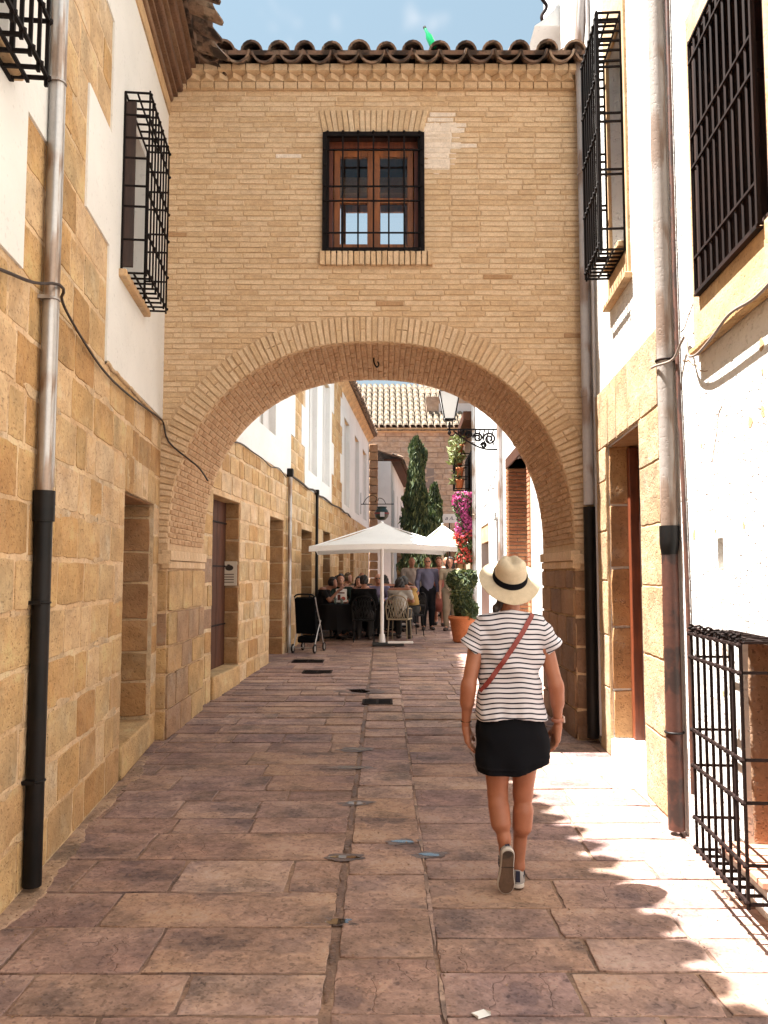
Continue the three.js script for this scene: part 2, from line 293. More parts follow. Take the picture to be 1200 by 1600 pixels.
// ---------------------------------------------------------------- iron window cages
const UNIT = fin(new THREE.BoxGeometry(1, 1, 1));
const KNOT = fin(new THREE.IcosahedronGeometry(1, 0), true);
function bar(name, parent, m, a, b, t) {                           // square bar from a to b
  const A = V3(...a), B = V3(...b), d = B.clone().sub(A), o = part(name, UNIT, m, parent, ...A.clone().add(B).multiplyScalar(.5).toArray());
  const ax = Math.abs(d.x) > Math.abs(d.y) && Math.abs(d.x) > Math.abs(d.z) ? 0 : Math.abs(d.y) > Math.abs(d.z) ? 1 : 2;
  const s = [t, t, t]; s[ax] = d.length(); o.scale.set(...s); return o;
}
// local frame: x along wall, y up, z out. w,h,depth; nv verticals; hs heights of the horizontal bars (0..h)
function cage(o, w, h, depth, nv, hs, { t = .014, m = C.iron, nb = 0, sideSets = hs, nd = 0, knots = true, frame = 0, topBars = true } = {}) {
  for (let i = 0; i < nv; i++) { const x = -w / 2 + w * i / (nv - 1); bar('vertical_bar', o, m, [x, -.02, depth], [x, h + .02, depth], t); }
  for (const y of hs) {
    bar('horizontal_bar', o, m, [-w / 2, y, depth + .006], [w / 2, y, depth + .006], t * 1.05);
    if (knots) for (let i = 0; i < nv; i++) { const k = part('collar', KNOT, m, o, -w / 2 + w * i / (nv - 1), y, depth + .008); k.scale.setScalar(t * 1.15); }
  }
  for (const s of [-1, 1]) {
    for (const y of sideSets) bar('side_bar', o, m, [s * w / 2, y + .001, 0], [s * w / 2, y + .001, depth], t);
    bar('wall_bar', o, m, [s * w / 2, 0, .004], [s * w / 2, h, .004], t * 1.5);
    for (let k = 1; k <= nd; k++) bar('side_bar', o, m, [s * w / 2, 0, depth * k / (nd + 1)], [s * w / 2, h, depth * k / (nd + 1)], t * .9);
    if (frame) bar('corner_bar', o, m, [s * w / 2, 0, depth + .001], [s * w / 2, h, depth + .001], t * frame);
  }
  const n = nb || nv;
  for (let i = 1; i < n - 1; i++) { const x = -w / 2 + w * i / (n - 1); bar('bottom_bar', o, m, [x, 0, 0], [x, 0, depth], t); if (topBars) bar('top_bar', o, m, [x, h, 0], [x, h, depth], t); }
  bar('bottom_bar', o, m, [-w / 2, 0, depth * .5], [w / 2, 0, depth * .5], t * .95);
  if (topBars) bar('top_bar', o, m, [-w / 2, h, depth * .5], [w / 2, h, depth * .5], t * .95);
  for (const y of [0, h]) bar('frame_bar', o, m, [-w / 2, y + .003, .003], [w / 2, y + .003, .003], t * 1.1);
}
// ---------------------------------------------------------------- left house: ashlar and white plaster, in shade
const CH = .28;                                                        // height of an ashlar course
function stoneAt(Z, Y) {                                               // where the left house shows stone instead of plaster
  if (Y < 3.08) return true;
  if (Y < 3.92) return Z > 3.95 && Z < 5.66;
  if (Y < 4.76) return Z > 4.32 && Z < 5.04;
  if (Y < 5.60) return Z > 4.32 && Z < 5.65;
  return Z > 4.32 && Z < 5.35;
}
{
  const w = WL1, u = w.u, b = thing('stone_house', 'ochre ashlar and white plaster house with the zinc drainpipe', 'house', [w.X0, 0, 0], w.turn);
  const r = rng(11), door = [u(6.43), u(7.70), .0, 2.25], win1 = [u(2.75), u(3.66), 3.98, 5.5], win2 = [u(6.02), u(6.92), 3.88, 5.24], top = 6.38;
  const holes = [door, win1, win2].map(h => rect(...h));
  part('wall', fin(wallSlab(rect(-9, u(8.02), -.05, top), holes, .55)), C.mortar, b);
  // ashlar blocks one by one
  for (let k = 0; k < 23; k++) {
    const y0 = k * CH, y1 = Math.min(y0 + CH, top); if (y1 - y0 < .1) continue;
    const ym = (y0 + y1) / 2, segs = [];
    if (ym < 3.08) { if (ym < 2.25) segs.push([u(3.0), door[0]], [door[1], u(7.98)]); else segs.push([u(3.0), u(7.98)]); }
    else if (ym < 3.92) segs.push([u(3.95), u(5.66)]); else if (ym < 4.76) segs.push([u(4.32), u(5.04)]); else if (ym < 5.6) segs.push([u(4.32), u(5.65)]); else segs.push([u(4.32), u(5.35)]);
    for (const [a, e] of segs) {
      let x = a - (a < u(3.2) ? r() * .3 : 0);
      while (x < e - .01) {
        let L = .24 + r() * .36; if (e - x - L < .16) L = e - x;
        const jw = .010 + r() * .016, jh = .010 + r() * .014;
        const g = block(L - jw, y1 - y0 - jh, .06, { ch: .004, jit: .014, n: 5, r, bulge: .003 });
        const low = ym < .9 && r() < .6;
        part('stone_block', g, low ? pick(C.stone.slice(3, 5).concat(C.stoneCool.slice(2)), r) : pick(C.stone, r), b, x + L / 2 + (r() - .5) * .004, ym + (r() - .5) * .008, -.0575 + r() * .004).rotation.z = (r() - .5) * .008;
        x += L;
      }
    }
  }
  // lintel stones over the door, taller than a course
  for (let i = 0; i < 4; i++) part('lintel_stone', block(.30, .30, .06, { r, jit: .008, ch: .004, n: 3 }), pick(C.stone, r), b, door[0] + .16 + i * .315, 2.40, -.053);
  // white plaster panels lie a finger proud and follow the toothed edge of the ashlar
  const z = Z => u(Z);
  const right = [[z(5.67), 3.09], [z(5.67), 3.93], [z(5.05), 3.93], [z(5.05), 4.75], [z(5.66), 4.75], [z(5.66), 5.59], [z(5.36), 5.59], [z(5.36), top - .02], [z(8.0), top - .02], [z(8.0), 3.12]].reverse();
  part('plaster', fin(wallSlab(right, [rect(...win2)], .03).translate(0, 0, .014)), C.white, b);
  const left = [[-9, 3.10], [z(3.94), 3.10], [z(3.94), 3.91], [z(4.31), 3.91], [z(4.31), top - .02], [-9, top - .02]];
  part('plaster', fin(wallSlab(left, [rect(...win1)], .03).translate(0, 0, .014)), C.white, b);
  // rough mortar lip under the plaster
  for (let i = 0; i < 9; i++) { const a = z(5.67) + i * .258; part('mortar_lip', fin(tube([[a, 3.075 + r() * .012, .004], [a + .09, 3.085 + r() * .014, .006], [a + .18, 3.075 + r() * .014, .005], [a + .262, 3.08 + r() * .01, .004]], .018, 5)), C.mortar, b); }
  // smears of repair mortar over joints
  const sm = rng(19); for (let i = 0; i < 34; i++) { const Z = 3.3 + sm() * 4.5, Y = Math.round((.1 + sm() * 2.8) / CH) * CH + (sm() - .5) * .03; if (Z > 6.3 && Z < 7.8 && Y < 2.5) continue; const s = new THREE.Shape(), a = .05 + sm() * .16, c = .012 + sm() * .022, n = 16, ph = sm() * 9; for (let k = 0; k < n; k++) { const t = k / n * 2 * PI, q = 1 + .3 * Math.sin(t * 3 + ph) + .4 * (sm() - .5), x = Math.cos(t) * a * q, y = Math.sin(t) * c * q; k ? s.lineTo(x, y) : s.moveTo(x, y); } part('mortar_smear', fin(new THREE.ExtrudeGeometry(s, { depth: .002, bevelEnabled: true, bevelSize: .004, bevelThickness: .002, bevelSegments: 1 })), C.mortar, b, u(Z), Y, .002); }
  // upper windows: white shutters and reveals; stone sills
  for (const [h, depth] of [[win1, .32], [win2, .32]]) {
    const [x0, x1, y0, y1] = h, wn = new THREE.Group(); wn.name = 'window'; b.add(wn);
    part('shutter', fin(rbox(x1 - x0 - .02, y1 - y0 - .02, .04, .006, (x0 + x1) / 2, (y0 + y1) / 2, -depth)), C.woodBrown, wn);
    part('reveal', fin(merge([span(x0 + .001, x0 + .02, y0, y1, -depth + .03, .012), span(x1 - .02, x1 - .001, y0, y1, -depth + .03, .012), span(x0 + .02, x1 - .02, y1 - .02, y1 - .001, -depth + .03, .012)])), C.white, wn);
    part('sill', fin(rbox(x1 - x0 + .1, .06, .40, .012, (x0 + x1) / 2, y0 - .031, -.13)), C.tan, wn);
  }
  part('shutter_leaf', fin(rbox(.022, win2[3] - win2[2] - .06, .11, .004, win2[0] + .012, (win2[2] + win2[3]) / 2, .05)), C.woodDark, b.children.filter(c => c.name === 'window')[1]);
  // door deep in its stone jambs, on a step
  const [x0, x1, , y1] = door, dr = new THREE.Group(); dr.name = 'door'; b.add(dr);
  for (let i = 0; i < 5; i++) part('plank', fin(rbox((x1 - x0) / 5 - .006, y1 - .34, .05, .006, x0 + (i + .5) * (x1 - x0) / 5, .30 + (y1 - .30) / 2, -.30)), C.woodBrown, dr);
  part('handle', fin(new THREE.TorusGeometry(.035, .007, 6, 16).translate(x0 + .2, 1.1, -.265)), C.iron, dr);
  part('doorway_backing', fin(span(x0 - .05, x1 + .05, 0, y1 + .05, -.62, -.56)), C.inner, b);
  part('door_step', block(x1 - x0 - .03, .27, .42, { r, jit: .012, ch: .02, n: 4 }), C.stone[0], b, (x0 + x1) / 2, .135, -.40);
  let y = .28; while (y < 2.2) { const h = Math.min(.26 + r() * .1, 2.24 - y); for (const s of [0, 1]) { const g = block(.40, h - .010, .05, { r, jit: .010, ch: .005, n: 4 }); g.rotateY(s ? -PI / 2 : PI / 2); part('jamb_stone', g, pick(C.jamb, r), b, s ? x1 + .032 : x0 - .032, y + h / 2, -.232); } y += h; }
  part('lintel_soffit', block(x1 - x0, .40, .05, { r, jit: .008, n: 4 }).rotateX(PI / 2), C.jamb[0], b, (x0 + x1) / 2, y1 + .04, -.232);
  // moulded stone cornice and tiled eave
  part('frieze', fin(span(-9, u(8.0), top - .14, top, -.02, .03)), C.tan, b);
  for (let i = 0; i < 9; i++) {                                           // stacked mouldings, each its own run of stone
    const a = u(8.0) - (i + 1) * 1.9, L = 1.894, row = (y0, y1, z0, z1, m, rr) => part('cornice_stone', fin(rbox(L, y1 - y0, z1 - z0, rr, 0, 0, 0, 3), false, [i, y0]), m, b, a + L / 2, top + (y0 + y1) / 2 + (r() - .5) * .004, (z0 + z1) / 2);
    row(0, .07, -.3, .06, C.cornice[2], .02); row(.06, .10, -.3, .10, C.cornice[0], .004); row(.10, .17, -.3, .16, C.cornice[1], .03); row(.165, .20, -.3, .195, C.cornice[2], .004); row(.20, .27, -.3, .26, C.cornice[1], .03); row(.265, .31, -.3, .30, C.cornice[0], .006);
  }
  part('roof_bed', fin(new THREE.BoxGeometry(u(8.0) + 9, .05, 4).rotateX(.33).translate((u(8.0) - 9) / 2, top + .98, -1.55)), C.tile[1], b);
  tileRows(b, u(2.2), u(7.86), top + .33, .50, .33, 2, .268, r, C.tile, 'roof_tile', .11);
  const far = []; for (let i = 0; i < 34; i++) for (const up of [0, 1]) { const q = pick(up ? TILES.cover : TILES.pan, r).clone(); q.rotateX(.33); far.push(q.translate(u(2.06) - i * .275 + up * .137, top + .325 + (up ? .062 : .018), .50 + (r() - .5) * .04)); }
  part('roof_tiles_beyond', merge(far), C.tile[0], b).userData.kind = 'stuff';
  const gable = fin(span(-9, u(8.0), -.05, top, -8, -.56)); part('house_mass', gable, C.white, b);

  // drainpipe
  const Zp = 4.25, dp = thing('drainpipe', 'zinc drainpipe with a black iron foot on the ochre stone wall', 'drainpipe', onWall(w, Zp, 0, .052), w.turn);
  part('zinc_pipe', fin(tube([[0, 2.0, 0], [0, 3.5, .004], [0, 5.2, 0], [0, 6.5, 0]], .041, 16)), C.zinc, dp);
  part('iron_pipe', fin(tube([[0, .03, .0], [0, .8, 0], [.004, 1.5, 0], [0, 1.94, 0]], .046, 16)), C.blackPipe, dp);
  part('iron_socket', fin(new THREE.CylinderGeometry(.056, .056, .16, 18).translate(0, 1.95, 0)), C.blackPipe, dp);
  part('pipe_seam', fin(tube([[.012, 2.05, .04], [.012, 6.3, .04]], .006, 5)), C.zinc, dp);
  for (const y of [.55, 1.45, 3.05, 4.25, 5.6]) part('bracket', fin(merge([new THREE.TorusGeometry(.047, .006, 6, 20).rotateX(PI / 2).translate(0, y, 0), box(.02, .02, .07, -.045, y, -.02)])), y < 2 ? C.blackPipe : C.zinc, dp);

  // cable
  const pt = (Z, Y, o = .03) => V3(...onWall(w, Z, Y, o));
  solo('cable', fin(tube([pt(2.6, 2.78), pt(3.2, 2.88), pt(3.68, 2.985), pt(4.06, 3.07, .05), pt(4.17, 3.11, .108), pt(4.30, 3.12, .108), pt(4.42, 3.115, .06), pt(5.1, 3.03), pt(5.62, 2.985), pt(6.4, 3.00), pt(7.1, 3.04), pt(7.75, 3.08), pt(7.97, 3.07, .03), V3(-2.12, 2.90, -7.96), V3(-1.80, 2.62, -7.955), V3(-1.72, 2.50, -7.955)], .0085, 6, 90)), C.cable, 'black cable sagging along the ochre stone wall behind the zinc drainpipe', 'cable');

  // cages
  const c2 = thing('window_cage', 'black iron cage over the shuttered window between plaster corner and brick bridge', 'window cage', onWall(w, 6.47, 3.86, .016), w.turn);
  cage(c2, .90, 1.42, .19, 8, [.02, .30, .62, .86, 1.20, 1.41].map(y => y), { t: .013, nb: 9, sideSets: [.0, .26, .52, .68, .90, 1.06, 1.24, 1.42] });
  const c1 = thing('window_cage', 'black iron cage cut by the frame above the zinc drainpipe', 'window cage', onWall(w, 3.21, 3.90, .016), w.turn);
  cage(c1, .92, 1.6, .165, 9, [.02, .30, .75, 1.15, 1.58], { t: .016, nb: 9 });
  solo('wooden_plaque', fin(rbox(.012, .26, .07, .004)), C.woodOrange, 'small wooden plaque inside the caged window beside the bridge', 'plaque', onWall(w, 6.89, 4.52, -.11), w.turn);
}
// ---------------------------------------------------------------- right house: white plaster in full sun
{
  const w = WR1, u = w.u, b = thing('white_house', 'sunlit white plaster house with a stone doorway and big grilled window', 'house', [w.X0, 0, 0], w.turn), r = rng(21);
  const top = 8.6, door = [u(7.30), u(6.06), .16, 2.74], big = [u(4.60), u(3.55), 3.20, 4.72], up = [u(6.95), u(6.38), 4.26, 6.12], low = [u(4.13), u(3.66), .27, 1.27], vent = [u(4.45), u(4.36), 1.60, 1.79];
  const hs = [door, big, up, low, vent].map(h => rect(...h));
  part('wall', fin(wallSlab(rect(u(9.6), 9, -.05, top), hs, .5)), C.limeRough, b);
  // hairline cracks in the limewash
  for (const [Z, Y, n, dx, dy] of [[5.0, 2.93, 7, .07, -.03], [5.0, 3.10, 6, .06, .02], [4.75, 3.02, 5, .05, .035], [4.42, 1.45, 5, .004, -.10], [4.5, 2.2, 6, .03, .05], [4.3, .95, 5, -.01, .07]]) { const p = []; for (let k = 0; k <= n; k++) p.push([u(Z) + dx * k + (r() - .5) * .03, Y + dy * k + (r() - .5) * .035, .001]); part('plaster_crack', fin(tube(p, .0022, 4, n * 3)), C.jointDark, b); }
  const lc = rng(29); for (let i = 0; i < 26; i++) { const Z = 3.2 + lc() * 2.0, Y = .3 + lc() * 2.6; if (Z < 4.3 && Y < 1.4) continue; const s = new THREE.Shape(), a = .006 + lc() * .02; for (let k = 0; k < 9; k++) { const t = k / 9 * 2 * PI, q = .6 + lc() * .8, x = Math.cos(t) * a * q, y = Math.sin(t) * a * q * 1.3; k ? s.lineTo(x, y) : s.moveTo(x, y); } part('flaked_spot', fin(new THREE.ExtrudeGeometry(s, { depth: .002, bevelEnabled: false })), pick([C.panelGrey, C.tan], lc), b, u(Z), Y, .0); }
  part('house_mass', fin(span(u(9.6), 9, -.05, top, -8, -.515)), C.white, b);
  part('vent_back', fin(span(vent[0] - .02, vent[1] + .02, vent[2] - .02, vent[3] + .02, -.3, -.18)), C.stone[2], b);
  part('vent_tile', block(.085, .18, .02, { r, jit: .01, ch: .006 }), C.redBrick[0], b, (vent[0] + vent[1]) / 2, 1.695, -.17);
  part('doorway_bed', fin(wallSlab([[u(7.76), 0], [door[0], 0], [door[0], door[3]], [door[1], door[3]], [door[1], 0], [u(5.50), 0], [u(5.50), 3.28], [u(7.76), 3.27]], [], .03).translate(0, 0, .02)), C.mortar, b);
  // stone doorway: jamb blocks, flat arch of long stones
  const cols = tones([[.42, .32, .19], [.45, .35, .215], [.40, .30, .175], [.46, .365, .24]], { map: T.stone, bump: T.stoneB, bs: .012 });
  for (const [a, e] of [[u(7.76), door[0]], [door[1], u(5.50)]]) {
    let y = 0; while (y < 2.70) { let h = .42 + r() * .22; if (2.74 - y - h < .25) h = 2.74 - y; const g = block(e - a - .004, h - .006, .07, { r, jit: .010, ch: .005, n: 6, bulge: .005 }); part('stone_block', g, pick(cols, r), b, (a + e) / 2, y + h / 2, -.046 + r() * .004); y += h; }
  }
  let x = u(7.76); while (x < u(5.50) - .05) { let L = .26 + r() * .16; if (u(5.50) - x - L < .2) L = u(5.50) - x; part('lintel_stone', block(L - .004, .53, .07, { r, jit: .008, ch: .004, n: 5, bulge: .004 }), pick(cols, r), b, x + L / 2, 3.008, -.046 + r() * .004); x += L; }
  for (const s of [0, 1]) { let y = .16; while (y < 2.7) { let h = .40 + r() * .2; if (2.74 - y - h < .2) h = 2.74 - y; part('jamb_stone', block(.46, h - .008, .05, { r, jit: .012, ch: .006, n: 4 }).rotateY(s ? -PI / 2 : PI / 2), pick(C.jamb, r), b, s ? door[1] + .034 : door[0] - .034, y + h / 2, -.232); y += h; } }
  part('lintel_soffit', block(door[1] - door[0], .44, .05, { r, jit: .01, n: 4 }).rotateX(PI / 2), C.jamb[1], b, (door[0] + door[1]) / 2, 2.78, -.24);
  part('door_step', fin(rbox(door[1] - door[0] - .012, .165, .52, .012, (door[0] + door[1]) / 2, .0805, -.235)), C.white, b);
  const dr = new THREE.Group(); dr.name = 'door'; b.add(dr);
  part('door_leaf', fin(span(door[0], door[1], .165, 2.72, -.30, -.24)), C.woodDark, dr);
  part('door_post', fin(rbox(.12, 2.55, .10, .01, door[1] - .06, 1.44, -.21)), C.woodBrown, dr);
  part('door_post', fin(rbox(.10, 2.55, .10, .01, door[0] + .05, 1.44, -.21)), C.woodRed, dr);
  for (let i = 0; i < 3; i++) part('door_panel', fin(rbox(.86, .62, .03, .012, (door[0] + door[1]) / 2, .62 + i * .80, -.235)), C.woodDark, dr);

  // upper caged window, tan frame painted round it
  const wu = new THREE.Group(); wu.name = 'window'; b.add(wu);
  const fr = [[up[0] - .10, 3.94], [up[1] + .12, 3.94], [up[1] + .12, top - 1], [up[0] - .10, top - 1]];
  part('surround', fin(wallSlab(fr, [rect(...up)], .03).translate(0, 0, .022)), C.tan, wu);
  part('sill_lip', fin(rbox(up[1] - up[0] + .30, .05, .07, .01, (up[0] + up[1]) / 2 + .01, 3.925, .03)), C.tan, wu);
  part('shutter', fin(rbox(up[1] - up[0], up[3] - up[2], .04, .006, (up[0] + up[1]) / 2, (up[2] + up[3]) / 2, -.2)), C.woodBrown, wu);
  part('window_sill', fin(rbox(up[1] - up[0] + .04, .05, .30, .01, (up[0] + up[1]) / 2, up[2] - .028, -.07)), C.tan, wu);
  const cu = thing('window_cage', 'tall dark iron cage on the white wall beside the brick bridge', 'window cage', onWall(w, 6.665, 4.17, .02), w.turn);
  cage(cu, .66, 1.98, .195, 8, [.05, .55, 1.0, 1.45, 1.93], { t: .015, nb: 9, frame: 1.9, nd: 0, sideSets: [0, .17, .62, .66, 1.06, 1.13, 1.52, 1.57, 1.66, 1.74, 1.82, 1.90, 1.98] });

  // large grilled window
  const wb = new THREE.Group(); wb.name = 'window'; b.add(wb);
  part('surround', fin(wallSlab([[big[0] - .075, 2.88], [u(3.2), 2.88], [u(3.2), 4.90], [big[0] - .075, 4.90]], [rect(...big)], .03).translate(0, 0, .024)), C.tan, wb);
  part('reveal', fin(merge([span(big[0] + .001, big[0] + .03, big[2], big[3], -.46, .015), span(big[1] - .03, big[1] - .001, big[2], big[3], -.46, .015), span(big[0] + .03, big[1] - .03, big[3] - .03, big[3] - .001, -.46, .015), span(big[0] + .03, big[1] - .03, big[2] + .001, big[2] + .03, -.46, .015)])), C.woodDark, wb);
  for (let i = 0; i < 5; i++) part('shutter_board', fin(rbox((big[1] - big[0]) / 5 - .004, big[3] - big[2], .04, .004, big[0] + (i + .5) * (big[1] - big[0]) / 5, (big[2] + big[3]) / 2, -.42)), C.woodDark, wb);
  part('sill_lip', fin(rbox(1.5, .035, .06, .01, u(3.9), 2.868, .035)), C.stone[2], wb);
  const gb = thing('window_grille', 'large iron grille over the dark window high on the sunlit wall', 'window grille', onWall(w, 4.09, 3.19, .0), w.turn);
  const gw = .93, gh = 1.50, gm = C.ironRust;
  for (let i = 0; i < 11; i++) { const X = -gw / 2 + gw * i / 10; bar('vertical_bar', gb, gm, [X, 0, .040], [X, gh, .040], .014).rotation.y = .5; }
  for (const y of [.0, .20, .73, .91, 1.36, 1.48]) bar('horizontal_bar', gb, gm, [-gw / 2, y, .047], [gw / 2, y, .047], .013);
  part('bottom_plate', fin(box(gw, .012, .05, 0, -.014, .032)), gm, gb); bar('side_bar', gb, gm, [gw / 2, 0, .043], [gw / 2, gh, .043], .022);
  bar('side_bar', gb, gm, [-gw / 2, 0, .043], [-gw / 2, gh, .043], .016);
  for (const y of [0, .73, 1.48]) for (const s of [-1, 1]) bar('wall_stay', gb, gm, [s * gw / 2, y + .004, 0], [s * gw / 2, y + .004, .043], .012);

  // low barred window by the ground
  const wl = new THREE.Group(); wl.name = 'window'; b.add(wl);
  part('reveal_stone', block(.30, 1.0, .04, { r, jit: .01, ch: .012, n: 4 }).rotateY(PI / 2), C.stoneCool[1], wl, low[0] - .034, .77, -.165);  // far reveal takes a darker stone tone that stands in for its shade
  part('reveal_stone', block(.30, 1.0, .04, { r, jit: .01, ch: .012, n: 4 }).rotateY(-PI / 2), C.stone[2], wl, low[1] + .034, .77, -.165);
  part('sill_tile', fin(rbox(.56, .03, .46, .006, (low[0] + low[1]) / 2, .262, -.10)), mat([.55, .30, .22], { map: T.brick, rough: .7 }), wl);
  part('sill_base', fin(rbox(.62, .10, .12, .01, (low[0] + low[1]) / 2, .19, .05)), C.white, wl);
  part('shutter', fin(span(low[0], low[1], .28, 1.27, -.36, -.33)), C.woodDark, wl);
  const cl = thing('window_cage', 'rusty iron cage round the low window, its foot near the paving', 'window cage', onWall(w, 3.92, .20, .006), w.turn);
  cage(cl, .70, 1.10, .20, 8, [.01, .16, .42, .60, .97, 1.09], { t: .0125, m: C.ironRust, nb: 8, sideSets: [.0, .16, .42, .60, .97, 1.10] });
  for (let i = 0; i < 15; i++) { const X = -.35 + .05 * i, tw = []; for (let k = 0; k <= 6; k++) tw.push([X + Math.sin(k * 1.9 + i) * .012, 1.10 + k * .006, .20 + Math.cos(k * 1.9 + i * 2) * .014]); part('scroll', fin(tube(tw, .006, 5, 10)), C.ironRust, cl); }

  // pipes on this wall
  const p1 = thing('drainpipe', 'stained clay drainpipe with a rusty iron foot beside the stone doorway', 'drainpipe', onWall(w, 5.16, 0, .062), w.turn);
  part('clay_pipe', fin(tube([[0, 1.86, 0], [.004, 3, 0], [0, 4.2, .003], [0, 5.43, 0]], .050, 18)), C.claypipe, p1);
  part('clay_socket', fin(new THREE.CylinderGeometry(.064, .058, .10, 18).translate(0, 5.47, 0)), C.claypipe, p1);
  part('clay_pipe', fin(tube([[.0, 5.5, 0], [0, 7, 0], [0, 8.5, 0]], .049, 18)), C.claypipe, p1);
  part('iron_pipe', fin(tube([[0, .03, .0], [0, .5, 0], [0, 1.2, 0], [0, 1.80, 0]], .050, 18)), C.rustPipe, p1);
  part('iron_socket', fin(lathe([[.051, 1.72], [.058, 1.77], [.060, 1.79], [.060, 1.90], [.05, 1.90]], 20)), C.blackPipe, p1);
  part('pipe_clamp', fin(merge([new THREE.TorusGeometry(.054, .008, 6, 20).rotateX(PI / 2).translate(0, 2.96, 0), box(.20, .02, .02, 0, 2.97, -.05)])), C.ironRust, p1);
  part('pipe_clamp', fin(new THREE.TorusGeometry(.055, .007, 6, 20).rotateX(PI / 2).translate(0, .62, 0)), C.blackPipe, p1);
  solo('conduit', fin(tube([onWall(w, 4.95, .30, .02), onWall(w, 4.95, 1.2, .02), onWall(w, 4.97, 1.9, .02), onWall(w, 5.03, 3, .02), onWall(w, 5.04, 5.4, .02), onWall(w, 5.04, 8.4, .02)], .014, 8, 60)), mat([.16, .075, .05], { rough: .6, map: T.rust }), 'thin rusty conduit running up beside the clay drainpipe', 'conduit');
  const p2 = thing('drainpipe', 'white painted drainpipe with a black foot in the corner of the bridge', 'drainpipe', onWall(w, 7.88, 0, .07), w.turn);
  part('painted_pipe', fin(tube([[0, 2.26, 0], [0, 4, 0], [0, 6.4, 0], [.05, 6.9, .02], [.10, 7.3, .0], [.10, 8.6, 0]], .052, 16)), C.whitePipe, p2);
  part('iron_pipe', fin(tube([[0, .05, 0], [0, 1, 0], [0, 2.24, 0]], .058, 16)), C.blackPipe, p2);
  part('pipe_collar', fin(new THREE.CylinderGeometry(.06, .06, .06, 18).translate(0, 3.35, 0)), C.whitePipe, p2);
  part('pipe_collar', fin(new THREE.CylinderGeometry(.06, .06, .06, 18).translate(0, 5.6, 0)), C.whitePipe, p2);
  solo('conduit', fin(tube([onWall(w, 7.72, .1, .025), onWall(w, 7.72, 3, .025), onWall(w, 7.72, 6, .025), onWall(w, 7.74, 8.4, .025)], .017, 8, 20)), C.whitePipe, 'slim painted conduit between the white drainpipe and the doorway', 'conduit');
  // cable drooping under the big window
  const q = (Z, Y, o = .03) => onWall(w, Z, Y, o);
  solo('cable', fin(tube([q(5.22, 2.93, .13), q(5.12, 2.92, .12), q(5.02, 2.93, .05), q(4.92, 3.0), q(4.82, 3.02), q(4.68, 2.87, .06), q(4.5, 2.82, .07), q(4.2, 2.83, .08), q(3.9, 2.86, .09), q(3.6, 2.84, .08), q(3.3, 2.86, .08)], .008, 6, 60)), mat([.22, .17, .14], { rough: .8 }), 'grey cable slung under the big grilled window from the clay pipe', 'cable');
}
